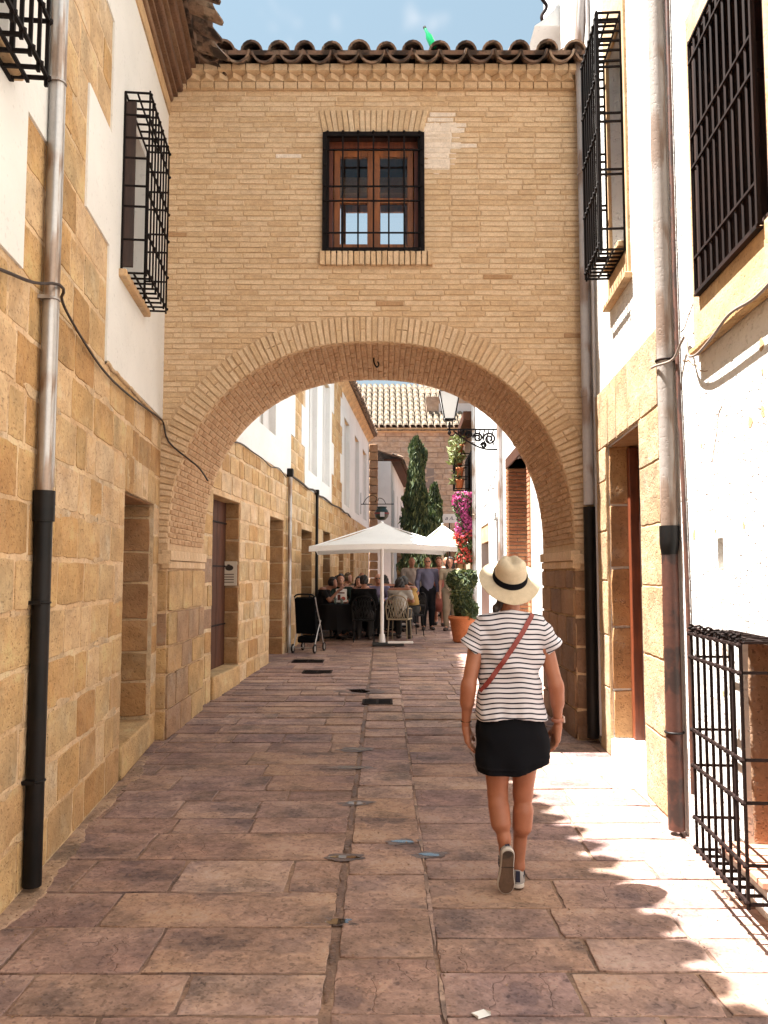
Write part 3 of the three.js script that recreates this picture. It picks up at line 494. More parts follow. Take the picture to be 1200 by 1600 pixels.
// ---------------------------------------------------------------- brick bridge with its arch
const BR = { cx: -.125, z0: 8.0, z1: 9.6, a: 1.987, b: 2.005, ys: 1.887, p: 2.25, t: .262, x0: -2.16, x1: 2.20, top: 6.5 };
{
  const b = thing('brick_bridge', 'tan brick arch bridge room spanning the lane with tiled eave', 'bridge', [BR.cx, 0, -BR.z0]), r = rng(31), D = BR.z1 - BR.z0;
  const arc = (s, off = 0) => { const c = Math.cos(s), q = Math.sin(s), e = 2 / BR.p; return [(BR.a + off) * Math.sign(c) * Math.pow(Math.abs(c), e), BR.ys + (BR.b + off) * Math.pow(Math.abs(q), e)]; };
  // points evenly spaced along the intrados with outward normals
  const fineP = []; for (let i = 0; i <= 2000; i++) fineP.push(arc(PI * i / 2000));
  const len = [0]; for (let i = 1; i < fineP.length; i++) len.push(len[i - 1] + hyp(fineP[i][0] - fineP[i - 1][0], fineP[i][1] - fineP[i - 1][1]));
  const total = len[len.length - 1];
  const at = s => { let lo = 0, hi = 2000; const L = clamp(s) * total; while (hi - lo > 1) { const m = (lo + hi) >> 1; if (len[m] < L) lo = m; else hi = m; } const t = (L - len[lo]) / Math.max(1e-9, len[hi] - len[lo]), A = fineP[lo], B = fineP[hi], P = [lerp(A[0], B[0], t), lerp(A[1], B[1], t)], dx = B[0] - A[0], dy = B[1] - A[1], n = hyp(dx, dy); return { p: P, n: [dy / n, -dx / n] }; };
  const arch = []; for (let i = 0; i <= 90; i++) arch.push(at(i / 90).p);               // from +x springing over to -x
  const win = [-.472, .51, 4.82, 6.03];
  const outline = (x0, x1, y1) => [[x1, 0], [x1, y1], [x0, y1], [x0, 0], [-BR.a, 0], [-BR.a, BR.ys], ...arch.slice().reverse(), [BR.a, 0]];
  const body = [wallSlab(outline(BR.x0, BR.x1, BR.top + .25), [rect(...win)], .34), wallSlab(outline(BR.x0, BR.x1, BR.top + .25), [rect(...win)], .34).translate(0, 0, -D + .34), wallSlab(outline(BR.x0, BR.x1, 4.35), [], D - .68).translate(0, 0, -.34), span(BR.x0, -1.7, 4.35, BR.top + .2, -D + .34, -.34), span(1.8, BR.x1, 4.35, BR.top + .2, -D + .34, -.34)];
  part('wall', fin(merge(body)), C.brickMortar, b);
  // courses
  const CP = .0545, bh = .0425, full = [...Array(6)].map(() => brickGeo(.27, bh, .03, r)), half = [...Array(4)].map(() => brickGeo(.13, bh, .03, r)), list = [];
  const patch = (x, y) => hyp((x - .72) / .24, (y - 5.93) / .27) < .8 + r() * .35 || hyp((x - .60) / .16, (y - 6.2) / .13) < 1 || hyp((x + .82) / .09, (y - 5.85) / .10) < 1;
  { const s = new THREE.Shape(), q = rng(3); for (let i = 0; i < 30; i++) { const t = i / 30 * 2 * PI, k = 1 + (q() - .5) * .3 + .15 * Math.sin(t * 3); const X = .70 + Math.cos(t) * .20 * k, Y = 5.93 + Math.sin(t) * .27 * k; i ? s.lineTo(X, Y) : s.moveTo(X, Y); } part('limewash_patch', fin(new THREE.ExtrudeGeometry(s, { depth: .006, bevelEnabled: false })), C.brickWhite[0], b, 0, 0, -.001); }
  const lint = [-.55, .58, 6.035, 6.30], sill = [-.52, .60, 4.66, 4.815];
  for (let k = 0; ; k++) {
    const y = 1.92 + k * CP; if (y + bh > BR.top) break;
    const ym = y + bh / 2; let iv = [[BR.x0 + .01, BR.x1 - .01]];
    const cut = (a, e) => { const o = []; for (const [p, q] of iv) { if (e <= p || a >= q) o.push([p, q]); else { if (a > p) o.push([p, a]); if (e < q) o.push([e, q]); } } iv = o; };
    // extrados of the ring at this height
    const t = (ym - BR.ys) / (BR.b + BR.t); if (t < 1) { const hw = (BR.a + BR.t) * Math.pow(1 - Math.pow(Math.max(t, 0), BR.p), 1 / BR.p); cut(-hw - .006, hw + .006); }
    if (ym > win[2] && ym < win[3]) cut(win[0] - .004, win[1] + .004);
    if (ym > lint[2] - .02 && ym < lint[3] + .01) { const f = (ym - lint[2]) / .265; cut(lerp(-.47, -.57, f) - .008, lerp(.50, .60, f) + .008); }
    if (ym > sill[2] - .01 && ym < sill[3] + .01) cut(sill[0] - .008, sill[1] + .008);
    const sh = (k % 2) * .14 + (r() - .5) * .09;
    for (const [p, q] of iv) {
      let x = p === BR.x0 + .01 ? p - sh * .5 : p;
      while (x < q - .015) { let L = r() < .10 ? .15 : .265 + r() * .035; if (q - x - L < .07) L = q - x; const a = Math.max(x, p), e = Math.min(x + L, q) - .011; if (e - a > .02) list.push([(a + e) / 2, ym, e - a]); x += L; }
    }
  }
  list.sort((A, B) => B[2] / (8 + B[1] * .25) - A[2] / (8 + A[1] * .25));
  const rest = C.brick.map(() => []), restW = [];
  list.forEach(([x, y, L], i) => {
    const src = L > .2 ? pick(full, r) : pick(half, r), s = L / (L > .2 ? .27 : .13), z = -.0255 + r() * .006, yy = y + (r() - .5) * .004, rot = (r() - .5) * .012, pw = patch(x, y), m = pw ? 9 : Math.floor(r() * 6), red = i < 300 && r() < .008;
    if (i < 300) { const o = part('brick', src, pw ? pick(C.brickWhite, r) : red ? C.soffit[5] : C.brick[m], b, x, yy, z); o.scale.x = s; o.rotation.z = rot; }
    else (pw ? restW : rest[m]).push(src.clone().scale(s, 1, 1).rotateZ(rot).translate(x, yy, z));
  });
  rest.forEach((l, k) => { if (l.length) part('bricks', merge(l), C.brick[k], b).userData.kind = 'stuff'; });
  if (restW.length) part('limewashed_bricks', merge(restW), C.brickWhite[0], b).userData.kind = 'stuff';
  // ring of voussoirs on the face and bricks of the soffit
  const NV = Math.round(total / .0575), vg = [...Array(5)].map(() => brickGeo(.043, BR.t - .012, .034, r)), vh = [...Array(3)].map(() => brickGeo(.043, .125, .034, r)), sg = [...Array(5)].map(() => brickGeo(.044, .128, .03, r)), sof = [], sofRest = C.brick.map(() => []);
  for (let i = 0; i < NV; i++) {
    const { p, n } = at((i + .5) / NV), ang = Math.atan2(n[1], n[0]) - PI / 2, fan = 1 + BR.t / 2 / 2.0;
    const z = -.022 + r() * .007;
    if (r() < .34) for (const q of [.066, .196]) { const o = part('voussoir', pick(vh, r), pick(C.brick, r), b, p[0] + n[0] * q, p[1] + n[1] * q, z); o.rotation.z = ang; o.scale.x = 1 + q / 2.0; }
    else { const o = part('voussoir', pick(vg, r), pick(C.brick, r), b, p[0] + n[0] * BR.t / 2, p[1] + n[1] * BR.t / 2, z); o.rotation.z = ang + (r() - .5) * .01; o.scale.x = fan; }
    const nb = 11, off = (i % 2) * .07;
    for (let k = 0; k < nb; k++) { const zc = -.075 - k * .142 - off; if (zc < -D + .05) continue; sof.push([p, n, ang, zc]); }
  }
  const qy = new THREE.Quaternion().setFromAxisAngle(V3(1, 0, 0), PI / 2), qz = new THREE.Quaternion(), mm = new THREE.Matrix4();
  sof.sort((A, B) => B[3] - A[3]);
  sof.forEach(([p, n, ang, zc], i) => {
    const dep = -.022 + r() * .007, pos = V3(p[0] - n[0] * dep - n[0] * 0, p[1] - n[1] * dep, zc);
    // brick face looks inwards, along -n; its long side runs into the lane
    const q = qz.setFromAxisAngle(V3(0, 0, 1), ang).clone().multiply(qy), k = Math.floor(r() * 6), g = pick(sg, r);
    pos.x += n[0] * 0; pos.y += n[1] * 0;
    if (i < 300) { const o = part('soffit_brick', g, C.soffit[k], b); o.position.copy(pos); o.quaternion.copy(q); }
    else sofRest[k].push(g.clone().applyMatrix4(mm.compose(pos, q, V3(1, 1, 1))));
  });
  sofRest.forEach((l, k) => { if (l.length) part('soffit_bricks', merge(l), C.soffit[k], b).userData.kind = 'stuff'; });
  // back ring (plain) so that the far face reads as brick too
  const bk = []; for (let i = 0; i < NV; i++) { const { p, n } = at((i + .5) / NV); bk.push(pick(vg, r).clone().rotateY(PI).rotateZ(Math.atan2(n[1], n[0]) - PI / 2).translate(p[0] + n[0] * BR.t / 2, p[1] + n[1] * BR.t / 2, -D + .018)); }
  part('rear_voussoirs', merge(bk), C.brick[0], b).userData.kind = 'stuff';
  // lintel fan and sill of bricks on edge
  for (let i = 0; i < 19; i++) { const t = (i + .5) / 19 * 2 - 1, o = part('lintel_brick', pick(vg, r), pick(C.brick, r), b, .017 + t * .515 + t * .02, 6.165, -.018 + r() * .004); o.rotation.z = -t * .22; o.scale.set(1.12, 1.0, 1); }
  for (let i = 0; i < 20; i++) { const o = part('sill_brick', brickGeo(.048, .135, .10, r), pick(C.brick, r), b, -.49 + i * .0565, 4.742, -.045 + r() * .006); o.rotation.x = .06; }
  // imposts and stone piers
  for (const s of [-1, 1]) {
    const xi = s * BR.a, wdt = s < 0 ? .17 : .21;
    for (const [y, h, pr] of [[1.775, .10, .045], [1.685, .075, .03]]) for (let k = 0; k < 6; k++) part('impost_brick', fin(rbox(pr + .05, h - .004, .262, .006, 0, 0, 0)), pick(C.brick, r), b, xi - s * (pr - .05) / 2 - s * .0, y, -.10 - k * .266);
    part('impost_brick', fin(rbox(wdt, .10, .05, .008)), C.brick[0], b, s * (BR.a + wdt / 2 - .03), 1.74, .012);
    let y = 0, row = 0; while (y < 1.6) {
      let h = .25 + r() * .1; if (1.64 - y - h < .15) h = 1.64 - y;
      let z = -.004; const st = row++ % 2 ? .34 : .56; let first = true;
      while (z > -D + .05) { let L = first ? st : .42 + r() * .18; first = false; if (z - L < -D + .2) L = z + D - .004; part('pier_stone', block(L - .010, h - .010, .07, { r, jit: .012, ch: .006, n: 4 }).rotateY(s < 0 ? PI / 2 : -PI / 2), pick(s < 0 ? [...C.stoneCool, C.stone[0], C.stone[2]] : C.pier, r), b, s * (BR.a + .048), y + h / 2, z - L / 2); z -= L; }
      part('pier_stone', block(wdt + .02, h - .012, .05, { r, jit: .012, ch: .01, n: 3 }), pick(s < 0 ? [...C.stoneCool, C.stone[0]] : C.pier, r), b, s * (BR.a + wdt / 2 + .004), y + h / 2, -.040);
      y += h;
    }
  }
  // cornice of bricks: headers, saw tooth, headers
  const NH = 31, pw = (BR.x1 - BR.x0) / NH, hg = brickGeo(pw - .008, .066, .14, r, .004, .002), hg2 = brickGeo(pw - .008, .066, .25, r, .004, .002), sgm = fin(new THREE.BoxGeometry(.105, .052, .105), true);
  for (let i = 0; i < NH; i++) {
    const X = BR.x0 + (i + .5) * pw;
    part('cornice_brick', hg, pick(C.brick, r), b, X, BR.top + .036 + (r() - .5) * .004, -.09 + r() * .006);
    const o = part('cornice_brick', sgm, pick(C.brick, r), b, X, BR.top + .098, .038 + r() * .008); o.rotation.y = PI / 4 + (r() - .5) * .1;
    part('cornice_brick', hg2, pick(C.brick, r), b, X + pw * .4 * (i < NH - 1 ? 1 : 0), BR.top + .160 + (r() - .5) * .004, -.10 + r() * .008);
  }
  part('cornice_bed', fin(span(BR.x0, BR.x1, BR.top, BR.top + .19, -.12, .02)), C.brickMortar, b);
  // tiled roof, two slopes
  const sl = .36;
  part('roof_bed', fin(merge([new THREE.BoxGeometry(4.3, .04, 1.2).rotateX(sl).translate(.02, BR.top + .45, -.30), new THREE.BoxGeometry(4.3, .04, 1.2).rotateX(-sl).translate(.02, BR.top + .45, -D + .30)])), C.tile[1], b);
  tileRows(b, BR.x0 + .04, BR.x1 - .06, BR.top + .212, .28, sl, 3, .264, r, C.tile);
  const back = new THREE.Group(); back.name = 'rear_slope'; b.add(back); back.position.set(.02, 0, -D); back.rotation.y = PI; tileRows(back, -2.1, 2.1, BR.top + .225, .22, sl, 2, .277, r, C.tile);
  for (let i = 0; i < 10; i++) { const o = part('ridge_tile', TILES.cover[i % 3], pick(C.tile, r), b, -2.0 + i * .43, BR.top + .68, -D / 2); o.rotation.y = -PI / 2; o.scale.set(1.2, 1.1, 1); }
  // corridor inside: beams under the roof, plain walls, floor
  part('inner_ceiling', fin(span(-1.7, 1.8, 6.22, 6.26, -D + .34, -.34)), C.woodDark, b);
  for (let i = 0; i < 7; i++) { const o = part('ceiling_beam', fin(box(.09, .10, D - .7)), C.woodBrown, b, -1.5 + i * .5, 6.16, -D / 2); o.rotation.y = .0; }
  // window: dark lintel frame, two orange casements with panes, iron grille with nail heads
  for (const [zz, flip, full2] of [[-.14, 0, 1], [-D + .16, 1, 0]]) {
    const wn = new THREE.Group(); wn.name = 'window'; b.add(wn); wn.position.set((win[0] + win[1]) / 2, win[2], zz); wn.rotation.y = flip ? PI : 0;
    const w = win[1] - win[0], h = win[3] - win[2], fm = [[-w / 2, -w / 2 + .075, 0, h], [w / 2 - .075, w / 2, 0, h], [-w / 2 + .075, w / 2 - .075, h - .085, h], [-w / 2 + .075, w / 2 - .075, 0, .06]];
    for (const f of fm) part('frame', fin(span(...f, -.05, .05)), C.woodRed, wn);
    for (const s of [-1, 1]) {
      const lf = new THREE.Group(); lf.name = 'casement'; wn.add(lf); lf.position.set(s * .205, .06, -.01);
      const lw = .40, lh = h - .145;
      for (const f of [[-lw / 2, -lw / 2 + .06, 0, lh], [lw / 2 - .06, lw / 2, 0, lh], [-lw / 2 + .06, lw / 2 - .06, lh - .075, lh], [-lw / 2 + .06, lw / 2 - .06, 0, .07], [-lw / 2 + .06, lw / 2 - .06, lh * .47, lh * .47 + .055]]) part('stile', fin(rbox(f[1] - f[0] - .001, f[3] - f[2] - .001, .045, .004, (f[0] + f[1]) / 2, (f[2] + f[3]) / 2, 0)), C.woodOrange, lf);
      for (const [y0, y1] of [[.07, lh * .47], [lh * .47 + .055, lh - .075]]) part('pane', fin(new THREE.PlaneGeometry(lw - .12, y1 - y0).translate(0, (y0 + y1) / 2, 0)), C.glass, lf);
    }
    if (full2) part('reveal', fin(merge([span(-w / 2 - .001, -w / 2 + .02, 0, h, .05, .15), span(w / 2 - .02, w / 2 + .001, 0, h, .05, .15), span(-w / 2 + .02, w / 2 - .02, h - .02, h + .001, .05, .15)])), C.woodDark, wn);
  }
  const gr = thing('window_grille', 'black iron grille with rivets over the wooden window of the bridge', 'window grille', [BR.cx + .019, 4.80, -BR.z0 + .03]);
  const w = .985, h = 1.24;
  for (const s of [-1, 1]) { bar('frame_bar', gr, C.iron, [s * w / 2, -.01, 0], [s * w / 2, h, 0], .04); bar('frame_bar', gr, C.iron, [-w / 2, s < 0 ? .02 : h - .02, .002], [w / 2, s < 0 ? .02 : h - .02, .002], .045); bar('frame_bar', gr, C.iron, [s * (w / 2 - .03), 0, -.03], [s * (w / 2 - .03), h, -.03], .03); }
  for (let i = 1; i < 6; i++) { const X = -w / 2 + .03 + (w - .06) * i / 6; bar('vertical_bar', gr, C.iron, [X, 0, .01], [X, h + .02, .01], .016); }
  for (const y of [.20, .53, .68, 1.06]) bar('horizontal_bar', gr, C.iron, [-w / 2, y, .003], [w / 2, y, .003], .014);
  for (let i = 0; i <= 6; i++) { const X = -w / 2 + .03 + (w - .06) * i / 6; for (const y of [.02, h - .005]) part('rivet', KNOT, C.iron, gr, X, y, .022).scale.setScalar(.020); }
  for (const y of [.20, .53, .68, 1.06, .35, .9]) for (const s of [-1, 1]) part('rivet', KNOT, C.iron, gr, s * w / 2, y, .02).scale.setScalar(.018);
  // iron hook in the crown of the vault
  solo('iron_hook', fin(tube([[0, .05, 0], [0, -.06, 0], [.03, -.11, 0], [.05, -.08, 0], [.035, -.05, 0]], .009, 6, 24)), C.iron, 'small iron hook hanging from the crown of the brick arch', 'hook', [BR.cx + .02, BR.ys + BR.b, -(BR.z0 + .55)]);
  // green bottle stuck between the roof tiles
  const bo = thing('bottle', 'empty green glass bottle leaning between the roof tiles of the bridge', 'bottle', [.50, BR.top + .36, -BR.z0 + .16]);
  const gm = mat([.01, .30, .10], { rough: .15 });
  part('bottle_body', fin(lathe([[0, 0], [.034, .004], [.036, .02], [.036, .13], [.016, .19], [.013, .25], [0, .25]], 14)), gm, bo); part('bottle_cap', fin(new THREE.CylinderGeometry(.015, .015, .02, 12).translate(0, .26, 0)), C.cable, bo); bo.rotation.z = .35; bo.rotation.x = -.2;
}
// ---------------------------------------------------------------- far left house beyond the bridge
{
  const w = WL2, u = w.u, b = thing('stone_house', 'long stone and white plaster house on the shaded side beyond the bridge', 'house', [w.X0, 0, 0], w.turn), r = rng(41), top = 7.05, end = 34;
  const doors = [[10.2, 11.62, .33, 2.60], [13.75, 15.0, .12, 2.57], [17.0, 18.5, .05, 2.53], [20.3, 21.7, .05, 2.66], [23.6, 24.9, .05, 2.6], [26.8, 28, .05, 2.6]];
  const blind = [[12.75, 14.1, 3.98, 5.6], [17.8, 19.1, 3.85, 6.5], [20.0, 21.4, 3.85, 6.5], [24.8, 26.4, 3.7, 6.4], [28.1, 29.7, 3.7, 6.4], [31.2, 33.0, 3.7, 6.4]];
  const R4 = ([a, e, c, d]) => rect(u(a), u(e), c, d);
  part('wall', fin(wallSlab(rect(u(8.02), u(end), -.05, top), [...doors.map(d => R4([d[0], d[1], 0, d[3]])), ...blind.map(R4)], .5)), C.mortar, b);
  part('house_mass', fin(span(u(8.02), u(end), -.05, top, -6, -.52)), C.inner, b);
  const pl = 3.44, quoin = [[15.6, 17.3], [21.8, 24.3]];
  const hs = blind.map(R4);
  const segs = [[8.0, 15.6], [17.3, 21.8], [24.3, end]];
  for (const [a, e] of segs) {                                             // plaster with toothed edges
    const out = [[u(a), pl], [u(e), pl]]; let y = pl, k = 0;
    const qe = e < end, qs = a > 8;
    while (y < top - .01 && qe) { const n = Math.min(top, y + .84); const d = k++ % 2 ? -.45 : 0; out.push([u(e) - d, y], [u(e) - d, n]); y = n; }
    if (!qe) out.push([u(e), top]);
    const back = []; y = pl; k = 0; while (y < top - .01 && qs) { const n = Math.min(top, y + .84); const d = k++ % 2 ? -.45 : 0; back.push([u(a) + d, y], [u(a) + d, n]); y = n; }
    if (!qs) back.push([u(a), top]);
    const pts = out.concat(back.reverse()).filter((p, i, A) => i === 0 || hyp(p[0] - A[i - 1][0], p[1] - A[i - 1][1]) > 1e-4);
    part('plaster', fin(wallSlab(pts, hs.filter(h => h[0][0] > u(a) && h[1][0] < u(e)), .03).translate(0, 0, .018)), C.white2, b);
  }
  blind.forEach(([a, e, c, d]) => { const wn = new THREE.Group(); wn.name = 'window'; b.add(wn); part('shutter', fin(span(u(a), u(e), c, d, -.16, -.10)), C.panelGrey, wn); part('reveal', fin(span(u(e) - .02, u(e) - .001, c, d, -.10, .015)), C.white2, wn); part('mullion', fin(span((u(a) + u(e)) / 2 - .03, (u(a) + u(e)) / 2 + .03, c, d, -.10, -.06)), C.panelGrey, wn); });
  // ashlar, block by block near, joined farther on
  const rest = C.stone.map(() => []); let count = 0;
  const lay = (a, e, y0, y1) => { let x = u(a); const E = u(e); while (x < E - .02) { let L = .26 + r() * .40; if (E - x - L < .18) L = E - x; const q = L - .02 - r() * .012, hh = y1 - y0 - .018 - r() * .01, zz = -.054 + r() * .006, cool = y0 < 1.5 && x < u(10.4) && r() < .5, m = cool ? pick(C.stoneCool, r) : pick(C.stone, r);
    if (x < u(17.5) && count < 290) { count++; part('stone_block', block(q, hh, .06, { r, jit: .016, ch: .006, n: 3, bulge: .003 }), m, b, x + L / 2, (y0 + y1) / 2, zz); }
    else rest[Math.floor(r() * 7)].push(brickGeo(q, hh, .06, r, .006, .01).translate(x + L / 2, (y0 + y1) / 2, zz)); x += L; } };
  for (let y = 0; y < pl - .05;) { let h = .27 + r() * .06; if (pl - y - h < .15) h = pl - y; const ym = y + h / 2; let from = 8.03; for (const d of doors) { if (ym < d[3]) { lay(from, d[0], y, y + h); from = d[1]; } } lay(from, end, y, y + h); y += h; }
  for (const [a, e] of quoin) { let y = pl, k = 0; while (y < top - .05) { const n = Math.min(top, y + .84), d = k++ % 2 ? .42 : 0; for (let q = y; q < n - .05; q += .28) lay(a + d, e - d, q, Math.min(n, q + .28)); y = n; } }
  rest.forEach((l, k) => { if (l.length) part('stone_blocks', merge(l), C.stone[k], b).userData.kind = 'stuff'; });
  // doors
  doors.forEach(([a, e, c, d], i) => {
    const x0 = u(a), x1 = u(e), dr = new THREE.Group(); dr.name = 'door'; b.add(dr); const dep = i ? -.30 : -.22;
    for (let k = 0; k < 3; k++) part('plank', fin(rbox((x1 - x0) / 3 - .006, d - c, .05, .005, x0 + (k + .5) * (x1 - x0) / 3, (c + d) / 2, dep)), i ? C.woodDark : C.woodBrown, dr);
    if (i < 2) { for (const y of [.9, 1.7, 2.3]) part('stud_band', fin(box(x1 - x0 - .02, .02, .02, (x0 + x1) / 2, y, dep + .03)), C.iron, dr); }
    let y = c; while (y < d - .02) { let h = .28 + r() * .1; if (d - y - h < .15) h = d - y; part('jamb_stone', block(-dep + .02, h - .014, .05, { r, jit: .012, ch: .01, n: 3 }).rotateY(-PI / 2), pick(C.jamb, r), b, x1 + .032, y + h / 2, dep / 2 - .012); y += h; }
    part('lintel_soffit', block(x1 - x0, -dep, .05, { r, n: 3 }).rotateX(PI / 2), C.stone[2], b, (x0 + x1) / 2, d + .044, dep / 2);
    if (c > .1) part('door_step', block(x1 - x0 - .02, c, .5, { r, jit: .012, ch: .02, n: 4 }), C.stone[4], b, (x0 + x1) / 2, c / 2, -.46);
  });
  // eave
  const prof = [[-.3, 0], [.02, 0], [.04, .06], [.12, .10], [.12, .14], [.24, .20], [.24, .25], [-.3, .25]], cs = new THREE.Shape(prof.map(p => new THREE.Vector2(...p)));
  for (let i = 0; i < 13; i++) part('cornice_stone', fin(new THREE.ExtrudeGeometry(cs, { depth: 1.994, bevelEnabled: false }).rotateY(-PI / 2), true, [i, 0]), C.tan, b, u(8.04) + (i + 1) * 2, top, 0);
  part('roof_bed', fin(new THREE.BoxGeometry(u(end) - u(8), .05, 4).rotateX(.33).translate((u(8) + u(end)) / 2, top + .90, -1.62)), C.tile[1], b);
  const ts = []; for (let i = 0; i < 94; i++) for (const up of [0, 1]) for (const k of [0, 1]) ts.push(pick(up ? TILES.cover : TILES.pan, r).clone().rotateX(.33 + (r() - .5) * .04).translate(u(8.15) + i * .275 + up * .137, top + .26 + (up ? .062 : .018) + k * .13, .40 - k * .34 + (r() - .5) * .05));
  part('roof_tiles', merge(ts), C.tile[0], b).userData.kind = 'stuff';

  const P = (Z, Y, o = .04) => onWall(w, Z, Y, o);
  const d3 = thing('drainpipe', 'thin grey drainpipe between the second and third doorways beyond the bridge', 'drainpipe', P(15.25, 0, .07), w.turn);
  part('metal_pipe', fin(tube([[0, .05, 0], [0, 2, 0], [0, 3.4, 0]], .038, 10)), C.zinc, d3); part('pipe_hopper', fin(rbox(.12, .16, .12, .02, 0, 3.48, 0)), C.blackPipe, d3);
  const d4 = thing('drainpipe', 'dark thin drainpipe by the corner stones above the parasol', 'drainpipe', P(18.75, 0, .07), w.turn);
  part('metal_pipe', fin(tube([[0, .05, 0], [0, 2, 0], [0, 3.42, 0]], .036, 10)), C.blackPipe, d4); part('pipe_hopper', fin(rbox(.10, .12, .10, .02, 0, 3.46, 0)), C.blackPipe, d4);
  const cr = rng(9), cp = []; for (let Z = 9.4; Z < 15.2; Z += .7) cp.push(P(Z, 3.40 + (cr() - .5) * .10));
  solo('cable', fin(tube(cp, .009, 5, 60)), C.cable, 'thin cable looped along the plaster edge just beyond the bridge', 'cable');
  const cp2 = []; for (let Z = 15.2; Z < 27; Z += .8) cp2.push(P(Z, 3.44 + (cr() - .5) * .08, .05));
  solo('cable', fin(tube(cp2, .022, 6, 70)), C.cable, 'thick bundle of cables along the plaster edge above the parasol', 'cable');
  // bell plate with house number on the jamb of the first door
  const pc = document.createElement('canvas'); pc.width = 64; pc.height = 112; const g = pc.getContext('2d'); g.fillStyle = '#cfc4b4'; g.fillRect(0, 0, 64, 112); g.fillStyle = '#2a1f1a'; g.beginPath(); g.ellipse(32, 30, 17, 13, 0, 0, 7); g.fill(); g.fillRect(24, 14, 10, 10); g.fillStyle = '#6d5d50'; for (let i = 0; i < 4; i++) g.fillRect(12, 58 + i * 12, 40, 5);
  const ptx = new THREE.CanvasTexture(pc); ptx.colorSpace = THREE.SRGBColorSpace;
  const plq = new THREE.BoxGeometry(.22, .34, .012); plq.rotateY(-PI / 2);
  solo('notice_plate', plq, new THREE.MeshPhysicalMaterial({ map: ptx, roughness: .6 }), 'small printed notice with a dark emblem on the doorway jamb beyond the bridge', 'notice', onWall(w, 11.575, 1.60, -.13), w.turn);
}

